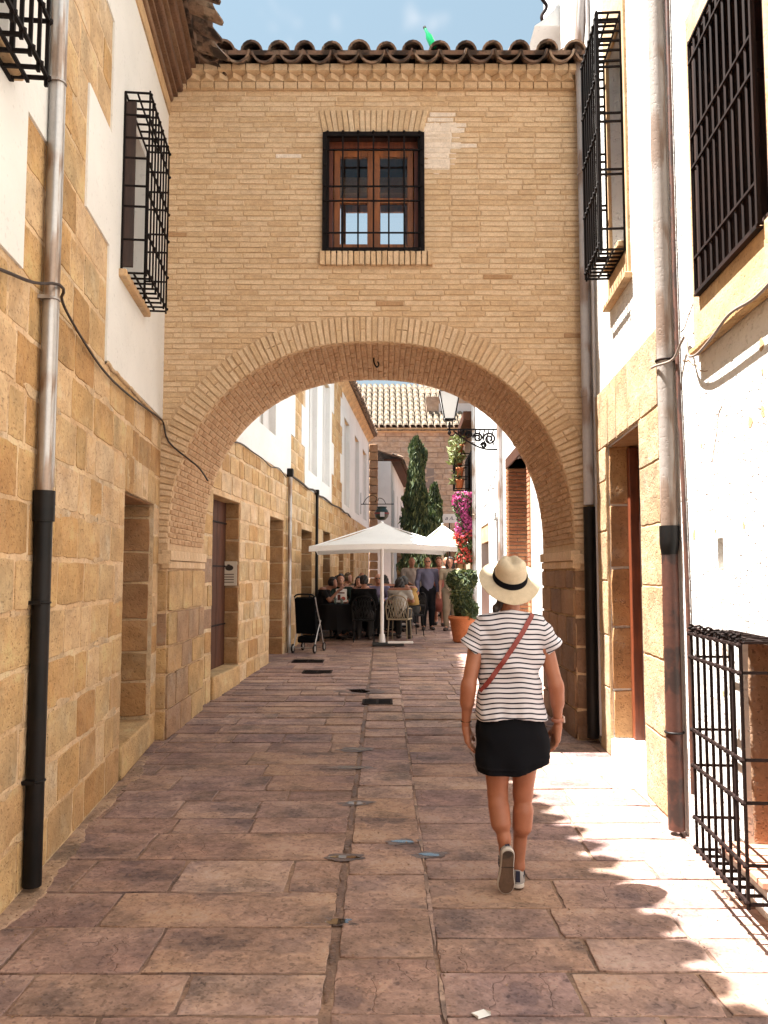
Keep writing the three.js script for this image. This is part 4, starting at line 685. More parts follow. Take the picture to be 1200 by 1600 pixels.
// ---------------------------------------------------------------- far right house with brick doorway
{
  const w = WR2, u = w.u, b = thing('white_house', 'white house with red brick doorway on the sunny side beyond the bridge', 'house', [w.X0, 0, 0], w.turn), r = rng(51), top = 7.6, e = 22.6;
  const br = [u(15.1), u(12.6), 0, 3.55], dr = [u(20.9), u(18.9), 0, 2.78], wn = [u(17.2), u(16.2), 1.35, 2.7];
  part('wall', fin(wallSlab(rect(u(e), u(9.6), -.05, top), [br, dr, wn].map(h => rect(...h)), .5)), C.white2, b);
  part('house_mass', fin(span(u(e), u(9.6), -.05, top, -6, -.9)), C.white2, b);
  // brick jambs of the recessed doorway, brick by brick
  const A = [...Array(4)].map(() => brickGeo(.24, .052, .03, r)), B = [...Array(4)].map(() => brickGeo(.30, .052, .03, r));
  part('jamb_core', fin(merge([span(br[0] - .26, br[0], 0, 3.6, -.5, .012), span(br[1], br[1] + .26, 0, 3.6, -.5, .012)])), C.mortar, b);
  for (let k = 0; k < 52; k++) {
    const y = .04 + k * .068; if (y > 3.56) break;
    part('brick', pick(A, r), pick(C.redBrick, r), b, br[0] - .13 + (r() - .5) * .01, y, -.008 + r() * .004); part('brick', pick(A, r), pick(C.redBrick, r), b, br[1] + .13 + (r() - .5) * .01, y, -.008 + r() * .004);
    const n = k % 2 ? [.30, .16] : [.16, .30]; let z = .008; for (const L of n) { const q = part('brick', pick(B, r), pick(C.redBrick, r), b, br[0] - .012, y, z - L / 2); q.rotation.y = PI / 2; q.scale.x = L / .31; z -= L; }
  }
  part('recess_back', fin(span(br[0] - .3, br[1] + .3, 0, 3.7, -.8, -.52)), C.white2, b);
  part('recess_lintel', fin(rbox(br[1] - br[0] + .5, .2, .5, .01, (br[0] + br[1]) / 2, 3.65, -.225)), C.woodBrown, b);
  const d = new THREE.Group(); d.name = 'door'; b.add(d); part('door_leaf', fin(span(dr[0], dr[1], 0, 2.35, -.34, -.28)), C.woodRed, d); part('tan_lintel', fin(span(dr[0], dr[1], 2.36, 2.78, -.3, -.02)), C.tan, d);
  const q = new THREE.Group(); q.name = 'window'; b.add(q); part('pane', fin(span(wn[0], wn[1], wn[2], wn[3], -.3, -.24)), C.inner, q); part('lintel', fin(rbox(wn[1] - wn[0] + .2, .14, .1, .02, (wn[0] + wn[1]) / 2, wn[3] + .08, .03)), C.panelGrey, q);
  for (let i = 0; i < 6; i++) part('bar', fin(rod([wn[0] + .08 + i * .17, wn[2], -.05], [wn[0] + .08 + i * .17, wn[3], -.05], .012)), C.iron, q);
  for (let i = 0; i < 9; i++) part('vent_louvre', fin(box(.30, .012, .05, u(11.0), .80 + i * .042, .02)), C.iron, b);
  // flared white chimney over the bridge roof
  const s = new THREE.Shape(); s.moveTo(-.42, 0); s.quadraticCurveTo(-.02, .25, 0, .75); s.lineTo(0, 4); s.lineTo(1.6, 4); s.lineTo(1.6, 0); s.closePath();
  part('flared_gable', fin(new THREE.ExtrudeGeometry(s, { depth: .8, bevelEnabled: false }).rotateY(-w.turn)), C.white2, b, u(10.45), 8.35, -.12).rotation.y = 0;
  part('upper_wall', fin(span(u(11.4), u(9.6), top, 11.5, -3, -.14)), C.white2, b);
  const ib = thing('iron_bracket', 'small scrolled iron bracket high on the white wall over the bridge', 'bracket', onWall(w, 10.35, 8.85, -.13), w.turn);
  part('stay', fin(merge([rod([0, 0, 0], [0, 0, .18], .014), rod([0, .75, 0], [0, .75, .16], .014)])), C.ironRust, ib); part('scroll', fin(tube([[0, 0, .16], [0, .12, .20], [0, .26, .13], [0, .40, .20], [0, .56, .14], [0, .75, .17]], .022, 6, 40)), C.ironRust, ib);
  const pp = thing('drainpipe', 'grey drainpipe on the far corner of the white house', 'drainpipe', onWall(w, 22.3, 0, .06), w.turn); part('metal_pipe', fin(tube([[0, .05, 0], [0, 3, 0], [0, 7.4, 0]], .05, 10)), C.zinc, pp);
  for (const y of [1.2, 3.2, 5.2]) part('bracket', fin(new THREE.TorusGeometry(.055, .012, 5, 14).rotateX(PI / 2).translate(0, y, 0)), C.zinc, pp);
  const p3 = thing('drainpipe', 'pale drainpipe beside the red brick doorway of the white house', 'drainpipe', onWall(w, 15.9, 0, .06), w.turn); part('metal_pipe', fin(tube([[0, .05, 0], [0, 3, 0], [0, 7.4, 0]], .05, 10)), C.whitePipe, p3);
  const P = (Z, Y, o = .03) => onWall(w, Z, Y, o);
  solo('cable', fin(tube([P(16.1, 4.0), P(16.6, 3.9), P(17.6, 3.75), P(19, 3.6), P(20.5, 3.5), P(22.2, 3.35)], .008, 5, 40)), C.cable, 'thin wire sloping across the white wall under the street lantern', 'cable');
  solo('cable', fin(tube([P(16.1, 3.7), P(16.9, 3.72), P(17.4, 3.5), P(18.2, 3.55), P(19, 3.32), P(20.4, 3.3), P(22.2, 3.05)], .008, 5, 40)), C.cable, 'lower of two wires looping across the sunlit white wall', 'cable');

  // street lantern on a scrolled bracket
  const Z = 16.7, ln = thing('street_lantern', 'black iron street lantern with frosted panes on a scrolled wall bracket', 'lantern', onWall(w, Z, 4.56, 0), w.turn);
  part('bracket_arm', fin(merge([box(.03, .03, 1.05, 0, 0, .525), tube([[0, -.42, .02], [0, -.40, .30], [0, -.26, .60], [0, -.03, .92]], .018, 6, 30)])), C.iron, ln);
  part('wall_plate', fin(rbox(.06, .55, .03, .008, 0, -.18, .016)), C.iron, ln);
  const sc = []; for (const [cz, cy, R] of [[.18, -.2, .13], [.42, -.17, .10], [.60, -.11, .07], [.30, -.33, .06], [.74, -.06, .045]]) { const p = []; for (let k = 0; k <= 26; k++) { const a = k * .42, q = R * (1 - k / 34); p.push([0, cy + Math.sin(a) * q, cz + Math.cos(a) * q]); } sc.push(tube(p, .02, 5, 50)); } for (let k = 0; k < 9; k++) sc.push(tube([[0, -.02, .1 + k * .09], [0, -.10 - (8 - k) * .012, .14 + k * .085], [0, -.34 + k * .036, .08 + k * .1]], .014, 5, 10));
  part('scrollwork', fin(merge(sc)), C.iron, ln);
  const bx = 1.0; part('lamp_stem', fin(merge([rod([0, -.05, bx], [0, .16, bx], .018), new THREE.SphereGeometry(.04, 10, 8).translate(0, -.06, bx), tube([[0, -.08, bx - .12], [0, -.13, bx - .05], [0, -.08, bx + .04]], .012, 5, 20)])), C.iron, ln);
  const glassM = mat([.80, .80, .78], { rough: .6, transmission: .35, thickness: 0 }), corner = [[-1, -1], [1, -1], [1, 1], [-1, 1]];
  for (let i = 0; i < 4; i++) { const [ax, az] = corner[i], [cx, cz] = corner[(i + 1) % 4], lo = .105, hi = .205, y0 = .22, y1 = .76, gg = new THREE.BufferGeometry(); gg.setAttribute('position', new THREE.Float32BufferAttribute([ax * lo, y0, bx + az * lo, cx * lo, y0, bx + cz * lo, cx * hi, y1, bx + cz * hi, ax * lo, y0, bx + az * lo, cx * hi, y1, bx + cz * hi, ax * hi, y1, bx + az * hi], 3)); part('pane', fin(gg, true), glassM, ln); part('corner_rib', fin(rod([ax * lo, y0, bx + az * lo], [ax * hi, y1, bx + az * hi], .013)), C.iron, ln); }
  part('lamp_base', fin(merge([new THREE.CylinderGeometry(.15, .10, .05, 4).rotateY(PI / 4).translate(0, .205, bx), rod([0, .16, bx - .1], [0, .22, bx - .13], .01), rod([0, .16, bx + .1], [0, .22, bx + .13], .01)])), C.iron, ln);
  part('lamp_roof', fin(merge([new THREE.CylinderGeometry(.06, .31, .16, 4).rotateY(PI / 4).translate(0, .85, bx), new THREE.CylinderGeometry(.05, .07, .12, 8).translate(0, .98, bx), new THREE.SphereGeometry(.03, 8, 6).translate(0, 1.07, bx)])), C.iron, ln);
}

// ---------------------------------------------------------------- houses closing the view
{
  const r = rng(61);
  const L3 = thing('low_house', 'low white house with brown eave at the far bend of the lane', 'house', [.30, 0, -35.6], Math.atan2(1, .075));
  part('wall', fin(span(0, 11, 0, 6.5, -5, 0)), C.white2, L3);
  for (let i = 0; i < 3; i++) part('shutter', fin(span(1.6 + i * 3, 2.5 + i * 3, 3.0, 5.4, -.1, .012)), C.panelGrey, L3);
  const ts = []; for (let i = 0; i < 40; i++) for (const up of [0, 1]) ts.push(pick(up ? TILES.cover : TILES.pan, r).clone().rotateX(.35).translate(.1 + i * .275 + up * .137, 6.62 + (up ? .06 : .02), .5 + (r() - .5) * .06));
  part('roof_tiles', merge(ts), C.tile[0], L3).userData.kind = 'stuff'; part('roof_bed', fin(new THREE.BoxGeometry(11, .05, 4).rotateX(.35).translate(5.5, 7.25, -1.3)), C.tile[1], L3); part('eave_board', fin(span(0, 11, 6.5, 6.6, -.3, .42)), C.woodBrown, L3);
  const tw = thing('stone_pillar', 'brown stone corner pillar at the end of the plaster house', 'pillar', [-.44, 0, -34.3]);
  for (let i = 0; i < 20; i++) part('stone_block', block(.38, .34, .5, { r, jit: .02, ch: .02 }), pick(C.stoneCool.slice(0, 2), r), tw, 0, .18 + i * .352, -.35);

  const ch = thing('church', 'large tan stone church with tiled roof closing the lane', 'church', [3, 0, -52]);
  part('wall', fin(span(-14, 16, 0, 10.7, -9, -.02)), mat([.33, .26, .20], { map: T.stone }), ch);
  const cols = [mat([.46, .375, .29], { map: T.stone }), mat([.42, .335, .26], { map: T.stone }), mat([.49, .40, .31], { map: T.stone })], co = [[], [], []];
  for (let k = 0; k < 31; k++) { let x = -14 - r(); while (x < 16) { const L = .9 + r() * .9; co[Math.floor(r() * 3)].push(brickGeo(L - .03, .32, .05, r, .01, .006).translate(x + L / 2, .18 + k * .345, -.03)); x += L; } }
  co.forEach((l, k) => part('stone_courses', merge(l), cols[k], ch).userData.kind = 'stuff');
  part('eave_moulding', fin(span(-14, 16, 10.62, 10.86, -.3, .35)), C.tan, ch);
  const rt = [[], []], sl = .62; for (let i = 0; i < 76; i++) { const X = -14 + i * .4; for (let k = 0; k < 9; k++) rt[(i + k) % 2].push(tileGeo(.195, .17, .86, true, .02, 4).rotateX(sl + (r() - .5) * .02).translate(X + (r() - .5) * .03, 10.95 + k * .74 * Math.sin(sl), .45 - k * .74 * Math.cos(sl))); }
  rt.forEach((l, k) => part('roof_tiles', merge(l), C.tilePale[k], ch).userData.kind = 'stuff');
  part('roof_bed', fin(new THREE.BoxGeometry(30, .06, 7.2).rotateX(sl).translate(1, 12.78, -2.55)), C.tile[1], ch);
  part('church_window', fin(merge([span(-1.0, .2, 7.0, 8.6, -.1, .02)])), C.inner, ch);
  const up = new THREE.Group(); up.name = 'roof_turret'; ch.add(up); part('turret_wall', fin(span(-.2, 4.5, 11.5, 13.2, -3.2, -1.2)), cols[0], up); part('turret_opening', fin(span(.6, 4.2, 12.1, 12.75, -1.3, -1.18)), C.panelGrey, up);
  const tt = []; for (let i = 0; i < 14; i++) tt.push(tileGeo(.16, .14, 1.6, true, .02, 4).rotateX(.4).translate(-.4 + i * .38, 13.3, -.85)); part('turret_tiles', merge(tt), C.tile[2], up).userData.kind = 'stuff';

  const R3 = thing('tan_house', 'tan stone house with flowered window past the white corner', 'house', [2.58, 0, -22.75], Math.atan2(-1, -.03));
  part('wall', fin(span(-4.4, 0, 0, 5.9, -4, 0)), cols[1], R3); part('eave', fin(span(-4.5, 0, 5.9, 6.15, -4, .35)), C.woodBrown, R3);
  const wg = new THREE.Group(); wg.name = 'window'; R3.add(wg); part('frame', fin(span(-3.6, -1.0, 2.9, 5.2, .0, .03)), C.woodDark, wg); for (let i = 0; i < 9; i++) part('bar', fin(rod([-3.5 + i * .3, 2.9, .06], [-3.5 + i * .3, 5.2, .06], .018)), C.iron, wg);
  const sg = thing('wall_sign', 'small white sign board below the cypress trees', 'sign', [3.05, 3.95, -38]);
  const cv = document.createElement('canvas'); cv.width = 160; cv.height = 80; const g = cv.getContext('2d'); g.fillStyle = '#e9e6e2'; g.fillRect(0, 0, 160, 80); g.fillStyle = '#5d5866'; g.font = 'italic bold 44px serif'; g.fillText('a A.', 38, 54);
  const t = new THREE.CanvasTexture(cv); t.colorSpace = THREE.SRGBColorSpace; part('board', new THREE.BoxGeometry(.85, .42, .04), new THREE.MeshPhysicalMaterial({ map: t, roughness: .7 }), sg, 0, .2, 0); part('post', fin(rod([0, -3.95, -.05], [0, .1, -.05], .03)), C.iron, sg);
  const lw = thing('garden_wall', 'brown rubble garden wall behind the café tables', 'wall', [3.2, 0, -40]); const lb = [[], [], []];
  for (let k = 0; k < 12; k++) { let x = -3; while (x < 5) { const L = .3 + r() * .4; lb[Math.floor(r() * 3)].push(block(L - .03, .27, .12, { r, jit: .03, ch: .03, n: 2 }).translate(x + L / 2, .15 + k * .3, 0)); x += L; } }
  part('wall_core', fin(span(-3, 5, 0, 3.7, -.4, .03)), C.jointDark, lw); lb.forEach((l, k) => part('rubble_stones', merge(l), [C.stoneCool[0], C.stoneCool[1], C.stone[6]][k], lw).userData.kind = 'stuff');
}
// ---------------------------------------------------------------- bodies: distance fields meshed with surface nets
function surfNet(f, mn, mx, h) {
  const nx = Math.ceil((mx[0] - mn[0]) / h) + 1, ny = Math.ceil((mx[1] - mn[1]) / h) + 1, nzz = Math.ceil((mx[2] - mn[2]) / h) + 1, v = new Float32Array(nx * ny * nzz);
  for (let k = 0, i = 0; k < nzz; k++) for (let j = 0; j < ny; j++) for (let q = 0; q < nx; q++) v[i++] = f(mn[0] + q * h, mn[1] + j * h, mn[2] + k * h);
  const id = new Int32Array(nx * ny * nzz).fill(-1), pos = [], idx = [], S = [1, nx, nx * ny];
  const E = [[0, 1], [2, 3], [4, 5], [6, 7], [0, 2], [1, 3], [4, 6], [5, 7], [0, 4], [1, 5], [2, 6], [3, 7]], off = [...Array(8)].map((_, c) => (c & 1) * S[0] + ((c >> 1) & 1) * S[1] + ((c >> 2) & 1) * S[2]);
  for (let k = 0; k < nzz - 1; k++) for (let j = 0; j < ny - 1; j++) for (let q = 0; q < nx - 1; q++) {
    const b = q + j * nx + k * nx * ny; let m = 0; for (let c = 0; c < 8; c++) if (v[b + off[c]] < 0) m |= 1 << c; if (m === 0 || m === 255) continue;
    let x = 0, y = 0, z = 0, n = 0; for (const [a, e] of E) if (((m >> a) & 1) !== ((m >> e) & 1)) { const va = v[b + off[a]], ve = v[b + off[e]], t = va / (va - ve); x += lerp(a & 1, e & 1, t); y += lerp((a >> 1) & 1, (e >> 1) & 1, t); z += lerp((a >> 2) & 1, (e >> 2) & 1, t); n++; }
    id[b] = pos.length / 3; pos.push(mn[0] + (q + x / n) * h, mn[1] + (j + y / n) * h, mn[2] + (k + z / n) * h);
  }
  for (let k = 1; k < nzz - 1; k++) for (let j = 1; j < ny - 1; j++) for (let q = 1; q < nx - 1; q++) { const b = q + j * nx + k * nx * ny, A = v[b] < 0; for (let d = 0; d < 3; d++) { const B = v[b + S[d]] < 0; if (A === B) continue; const u = S[(d + 1) % 3], w = S[(d + 2) % 3], p = [id[b], id[b - u], id[b - u - w], id[b - w]]; if (p.some(t => t < 0)) continue; if (A) idx.push(p[0], p[1], p[2], p[0], p[2], p[3]); else idx.push(p[0], p[2], p[1], p[0], p[3], p[2]); } }
  const g = new THREE.BufferGeometry(), nr = new Float32Array(pos.length), e = h * .5; g.setAttribute('position', new THREE.Float32BufferAttribute(pos, 3)); g.setIndex(idx);
  for (let i = 0; i < pos.length; i += 3) { const x = pos[i], y = pos[i + 1], z = pos[i + 2], a = f(x + e, y, z) - f(x - e, y, z), b = f(x, y + e, z) - f(x, y - e, z), c = f(x, y, z + e) - f(x, y, z - e), l = hyp(a, b, c) || 1; nr[i] = a / l; nr[i + 1] = b / l; nr[i + 2] = c / l; }
  g.setAttribute('normal', new THREE.BufferAttribute(nr, 3)); return g;
}
// tapered capsule between two points; list of [a, b, ra, rb]
function caps(list, k = .03) {
  const L = list.map(([a, b, ra, rb]) => { const d = [b[0] - a[0], b[1] - a[1], b[2] - a[2]]; return [a, d, ra, rb - ra, d[0] * d[0] + d[1] * d[1] + d[2] * d[2] || 1e-9]; });
  return (x, y, z) => { let m = 1e3; for (const [a, d, r, dr, q] of L) { const px = x - a[0], py = y - a[1], pz = z - a[2], t = clamp((px * d[0] + py * d[1] + pz * d[2]) / q), s = hyp(px - d[0] * t, py - d[1] * t, pz - d[2] * t) - r - dr * t; if (s > m + k) continue; const hh = clamp(.5 + .5 * (m - s) / k); m = m > 100 ? s : lerp(m, s, hh) - k * hh * (1 - hh); } return m; };
}
const smin = (a, b, k) => { const h = clamp(.5 + .5 * (b - a) / k); return lerp(b, a, h) - k * h * (1 - h); };
// elliptic tube following the body: rows of [y, halfWidth, halfDepth, cx, cz]
function tubeField(rows) {
  return (x, y, z) => { let i = 0; while (i < rows.length - 2 && y > rows[i + 1][0]) i++; const A = rows[i], B = rows[i + 1], t = sstep(0, 1, clamp((y - A[0]) / (B[0] - A[0]))), a = lerp(A[1], B[1], t), c = lerp(A[2], B[2], t), px = (x - lerp(A[3] || 0, B[3] || 0, t)) / a, pz = (z - lerp(A[4] || 0, B[4] || 0, t)) / c; const d = (hyp(px, pz) - 1) * Math.min(a, c); return Math.max(d, y - rows[rows.length - 1][0], rows[0][0] - y); };
}
function handBones(w, dir, fwd, side, s = 1, curl = .5) {      // wrist, down direction, palm normal, thumb side; five fingers
  const D = V3(...dir).normalize(), F = V3(...fwd).normalize(), S = V3(...side).normalize(), out = [], p = (o, d, f, q) => V3(...o).addScaledVector(D, d * s).addScaledVector(F, f * s).addScaledVector(S, q * s).toArray();
  out.push([p(w, 0, 0, 0), p(w, .045, .004, .012), .021 * s, .024 * s], [p(w, .02, 0, -.006), p(w, .078, .004, -.016), .02 * s, .017 * s], [p(w, .03, 0, .012), p(w, .08, .004, .022), .02 * s, .016 * s]);
  [[.026, .066, .0088], [.009, .074, .0090], [-.008, .068, .0086], [-.024, .054, .0078]].forEach(([q, L, r]) => { const a = p(w, .078, .003, q), b = p(w, .078 + L * .45, .003 + L * .20 * curl, q * 1.06), c = p(w, .078 + L * .78, .003 + L * .55 * curl, q * 1.06), e = p(w, .078 + L * .95, .003 + L * .92 * curl, q * 1.04); out.push([a, b, r * s, r * .95 * s], [b, c, r * .95 * s, r * .9 * s], [c, e, r * .9 * s, r * .8 * s]); });
  const t0 = p(w, .022, .006, .022), t1 = p(w, .052, .016, .044), t2 = p(w, .082, .026, .050); out.push([t0, t1, .0125 * s, .0105 * s], [t1, t2, .0105 * s, .0085 * s]); return out;
}

// ---------------------------------------------------------------- the walking woman
{
  const o = thing('person', 'woman walking away in striped tee, black shorts and straw hat', 'person', [.655, 0, -4.28]);
  const skin = mat([.37, .15, .078], { rough: .5, map: T.skin, bump: T.stoneB, bs: .0006 });
  const LW = [-.232, .815, -.03], RW = [.244, .825, -.02];
  const core = [
    [[0, .86, .0], [0, 1.02, 0], .10, .10], [[0, 1.02, 0], [0, 1.25, -.01], .10, .105], [[-.11, 1.31, 0], [.11, 1.31, 0], .07, .07], [[0, 1.34, .0], [0, 1.46, -.02], .052, .05],
    [[-.155, 1.315, .0], [-.222, 1.03, .035], .047, .035], [[-.222, 1.03, .035], LW, .035, .022], [[-.225, 1.0, .030], [-.230, .94, .01], .035, .033],
    [[.155, 1.315, .0], [.224, 1.03, .04], .047, .035], [[.224, 1.03, .04], RW, .035, .022], [[.228, 1.0, .034], [.236, .94, .014], .035, .033],
    [[-.080, .84, .01], [-.072, .47, -.02], .088, .051], [[-.072, .47, -.015], [-.050, .27, .042], .046, .031], [[-.078, .42, .008], [-.070, .34, .030], .046, .045], [[-.064, .41, .01], [-.058, .345, .028], .044, .040], [[-.050, .27, .042], [-.044, .18, .028], .030, .03],
    [[.080, .84, 0], [.060, .47, -.035], .088, .050], [[.060, .47, -.032], [.036, .10, -.055], .046, .029], [[.066, .39, -.016], [.058, .31, -.018], .044, .044], [[.050, .38, -.016], [.044, .31, -.018], .042, .038], [[.036, .10, -.055], [.036, .05, -.12], .030, .03],
  ];
  const f1 = caps(core, .021), g1 = surfNet(f1, [-.33, .02, -.19], [.33, 1.50, .19], .009);
  const handL = caps(handBones(LW, [.12, -1, -.10], [.75, -.05, .1], [.25, 0, -.97], 1, .75), .009), handR = caps(handBones(RW, [-.10, -1, -.08], [-.8, -.05, .1], [-.25, 0, -.97], 1, .7), .009);
  const gL = surfNet(handL, [-.32, .62, -.16], [-.12, .85, .07], .0036), gR = surfNet(handR, [.12, .62, -.16], [.34, .86, .07], .0036);
  const headF = (x, y, z) => { const hx = x, hy = y - 1.53, hz = z + .03; let d = (hyp(hx / .074, hy / .112, hz / .092) - 1) * .074; d = smin(d, (hyp(x / .05, (y - 1.47) / .05, (z + .075) / .045) - 1) * .045, .03); d = smin(d, hyp(x, (y - 1.515), z + .128) - .014, .02); for (const s of [-1, 1]) { d = smin(d, (hyp((x - s * .076) / .012, (y - 1.52) / .03, (z + .02) / .02) - 1) * .012, .008); d = Math.max(d, -(hyp(x - s * .03, y - 1.535, z + .128) - .016)); } return smin(d, hyp(x, z + .008) - .05 + Math.max(0, y - 1.5) * 2, .02); };
  const gH = surfNet((x, y, z) => Math.max(headF(x, y, z), 1.40 - y), [-.10, 1.39, -.16], [.10, 1.66, .09], .006);
  part('body', merge([g1, gL, gR, gH].map(g => fin(g))), skin, o);
  // striped tee
  const torso = tubeField([[.855, .192, .135, 0, .012], [.95, .174, .125, 0, .010], [1.06, .157, .118, 0, .006], [1.20, .170, .122], [1.30, .174, .112], [1.365, .14, .085], [1.43, .06, .06]]);
  const sleeves = caps([[[-.13, 1.325, 0], [-.204, 1.230, .018], .066, .058], [[.13, 1.325, 0], [.204, 1.230, .018], .066, .058], [[-.09, 1.345, .0], [.09, 1.345, .0], .058, .058]], .03);
  const fold = (x, y, z) => .008 * Math.sin(x * 30 + y * 22 + Math.sin(y * 16) * 1.8) * sstep(1.36, 1.0, y) + .006 * Math.sin(x * 14 - y * 46) * sstep(.10, 0, Math.abs(y - 1.06)) + .005 * Math.sin((Math.abs(x) - y) * 52) * sstep(.07, .17, Math.abs(x)) * sstep(1.0, 1.15, y) + .003 * Math.sin(x * 95 + 1) * sstep(1.0, .87, y);
  const tee = (x, y, z) => { const ax = Math.abs(x); const cutS = ((ax - .212) * .68 - (y - 1.235) * .73) - .018; let d = smin(torso(x, y, z), Math.max(sleeves(x, y, z), cutS), .03) + fold(x, y, z); d = Math.max(d, y - (1.415 - Math.max(0, -z) * .35 - ax * .18), (.862 + .012 * Math.cos(x * 14)) - y); return d; };
  const sw = 64, sd = new Uint8Array(sw * 4 * 4); for (let y = 0; y < sw; y++) for (let x = 0; x < 4; x++) { const i = (y * 4 + x) * 4, dk = y < 19; sd[i] = dk ? 26 : 200; sd[i + 1] = dk ? 26 : 194; sd[i + 2] = dk ? 40 : 198; sd[i + 3] = 255; }
  const st = new THREE.DataTexture(sd, 4, sw); st.wrapS = st.wrapT = THREE.RepeatWrapping; st.magFilter = THREE.LinearFilter; st.colorSpace = THREE.SRGBColorSpace; st.repeat.set(1, 1 / .0245); st.needsUpdate = true;
  const gt = fin(surfNet(tee, [-.31, .84, -.17], [.31, 1.46, .18], .0065)), pt = gt.attributes.position, ut = gt.attributes.uv;
  for (let i = 0; i < pt.count; i++) { const x = pt.getX(i), y = pt.getY(i), ax = Math.abs(x); ut.setXY(i, x, y - Math.max(0, ax - .165) * .75 - .02 * Math.cos(x * 8) + .0025 * Math.sin(x * 40 + y * 9)); }
  part('striped_tee', gt, new THREE.MeshPhysicalMaterial({ map: st, roughness: .9, bumpMap: T.fabric, bumpScale: .001, sheen: .1 }), o);
  // black shorts
  const sh = tubeField([[.575, .188, .138, .0, .0], [.66, .192, .142, .002, .004], [.76, .188, .142], [.88, .168, .122, 0, .006]]);
  part('shorts', fin(surfNet((x, y, z) => Math.max(sh(x, y, z) + .007 * Math.sin(x * 44 + y * 6) * sstep(.8, .6, y) + .005 * Math.sin(y * 34 + x * 26) * sstep(.05, .15, Math.abs(x)) - .004 * sstep(.008, .0, Math.abs(y - .625 - .045 * sstep(-.02, .18, x))), (.592 + .045 * sstep(-.02, .18, x)) - y), [-.22, .56, -.17], [.22, .90, .17], .009)), mat([.010, .010, .013], { rough: 1, map: T.fabric, specularIntensity: .2 }), o);
  // shoes: the trailing one stands on its toe and shows its sole
  const canvas = mat([.45, .41, .39], { rough: .9, map: T.fabric }), navy = mat([.02, .02, .04], { rough: .9 }), rubber = mat([.17, .125, .09], { rough: .8, map: T.rust }), rub2 = mat([.52, .47, .42], { rough: .7 });
  const shoe = (name, pos, rx, ry, lab) => {
    const s = new THREE.Group(); s.name = name; o.add(s); s.position.set(...pos); s.rotation.set(rx, ry, 0); s.userData.label = lab;
    const outline = (k) => { const q = new THREE.Shape(); q.moveTo(-.030 * k, .07); q.bezierCurveTo(-.034 * k, .115 * k, .034 * k, .115 * k, .030 * k, .07); q.bezierCurveTo(.030 * k, .02, .030 * k, -.02, .041 * k, -.08); q.bezierCurveTo(.044 * k, -.165 * k, -.044 * k, -.165 * k, -.041 * k, -.08); q.bezierCurveTo(-.030 * k, -.02, -.030 * k, .02, -.030 * k, .07); return q; };
    const sole = new THREE.ExtrudeGeometry(outline(1), { depth: .016, bevelEnabled: true, bevelSize: .002, bevelThickness: .002, bevelSegments: 1, curveSegments: 10 }).rotateX(PI / 2).translate(0, .022, 0);
    part('foxing', fin(sole), rub2, s);
    const tread = new THREE.ExtrudeGeometry(outline(.94), { depth: .004, bevelEnabled: false, curveSegments: 10 }).rotateX(PI / 2).translate(0, .002, 0); part('sole', fin(tread), rubber, s);
    part('sole_groove', fin(box(.062, .002, .004, 0, -.003, .01)), C.cable, s);
    const up = surfNet((x, y, z) => { const d1 = (hyp(x / .040, (y - .018) / .052, (z + .055) / .085) - 1) * .040, d2 = (hyp(x / .036, (y - .03) / .065, (z - .05) / .055) - 1) * .036; let d = smin(d1, d2, .03); d = Math.max(d, .018 - y, y - .078 - .02 * sstep(-.02, .08, z)); return d; }, [-.05, .0, -.16], [.05, .13, .12], .005);
    part('upper', fin(up), canvas, s);
    for (const [z, w] of [[.070, .012], [.03, .008], [.012, .008], [-.006, .008]]) for (const q of [-1, 1]) part('stripe', fin(rbox(.004, .034, w, .001, q * (z > .06 ? .030 : .0365), .044, z)), navy, s);
    part('heel_tab', fin(rbox(.022, .055, .005, .002, 0, .062, .104)), navy, s);
    for (let k = 0; k < 4; k++) part('lace', fin(rod([-.022, .066 - k * .004, -.03 - k * .02], [.022, .066 - k * .004, -.03 - k * .02], .003)), rub2, s);
  };
  shoe('shoe', [-.042, .136, .088], -1.30, .03, 'trailing shoe, sole facing the camera'); shoe('shoe', [.036, .006, -.10], 0, -.12, 'front shoe flat on the paving');
  // straw hat
  const hat = new THREE.Group(); hat.name = 'straw_hat'; o.add(hat); hat.position.set(.003, 1.578, -.012); hat.rotation.set(.68, .04, -.03);
  const straw = mat([.72, .58, .40], { rough: .85, map: T.straw, bump: T.straw, bs: .0012, side: THREE.DoubleSide });
  const brim = [], bi = [], NS = 64, NR = 9; for (let lay = 0; lay < 2; lay++) for (let k = 0; k <= NR; k++) for (let i = 0; i < NS; i++) { const a = i / NS * 2 * PI, t = k / NR, R = lerp(.078, .157 + .004 * Math.cos(2 * a), t), x = Math.cos(a) * R * 1.0, z = Math.sin(a) * R * 1.08, y = -.012 * t - .030 * t * t * Math.max(0, Math.sin(a)) + .009 * t * t * Math.abs(Math.cos(a)) - .012 * t * t * Math.max(0, -Math.sin(a)) + .003 * t * t * Math.sin(3 * a + 1) - lay * .003; brim.push(x, y, z); }
  for (let lay = 0; lay < 2; lay++) for (let k = 0; k < NR; k++) for (let i = 0; i < NS; i++) { const b = lay * (NR + 1) * NS, a = b + k * NS + i, c = b + k * NS + (i + 1) % NS; if (lay) bi.push(a, a + NS, c, c, a + NS, c + NS); else bi.push(a, c, a + NS, c, c + NS, a + NS); }
  for (let i = 0; i < NS; i++) { const a = NR * NS + i, c = NR * NS + (i + 1) % NS, q = (NR + 1) * NS; bi.push(a, c, a + q, c, c + q, a + q); }
  const bg = new THREE.BufferGeometry(); bg.setAttribute('position', new THREE.Float32BufferAttribute(brim, 3)); bg.setIndex(bi); bg.computeVertexNormals(); part('brim', fin(bg), straw, hat);
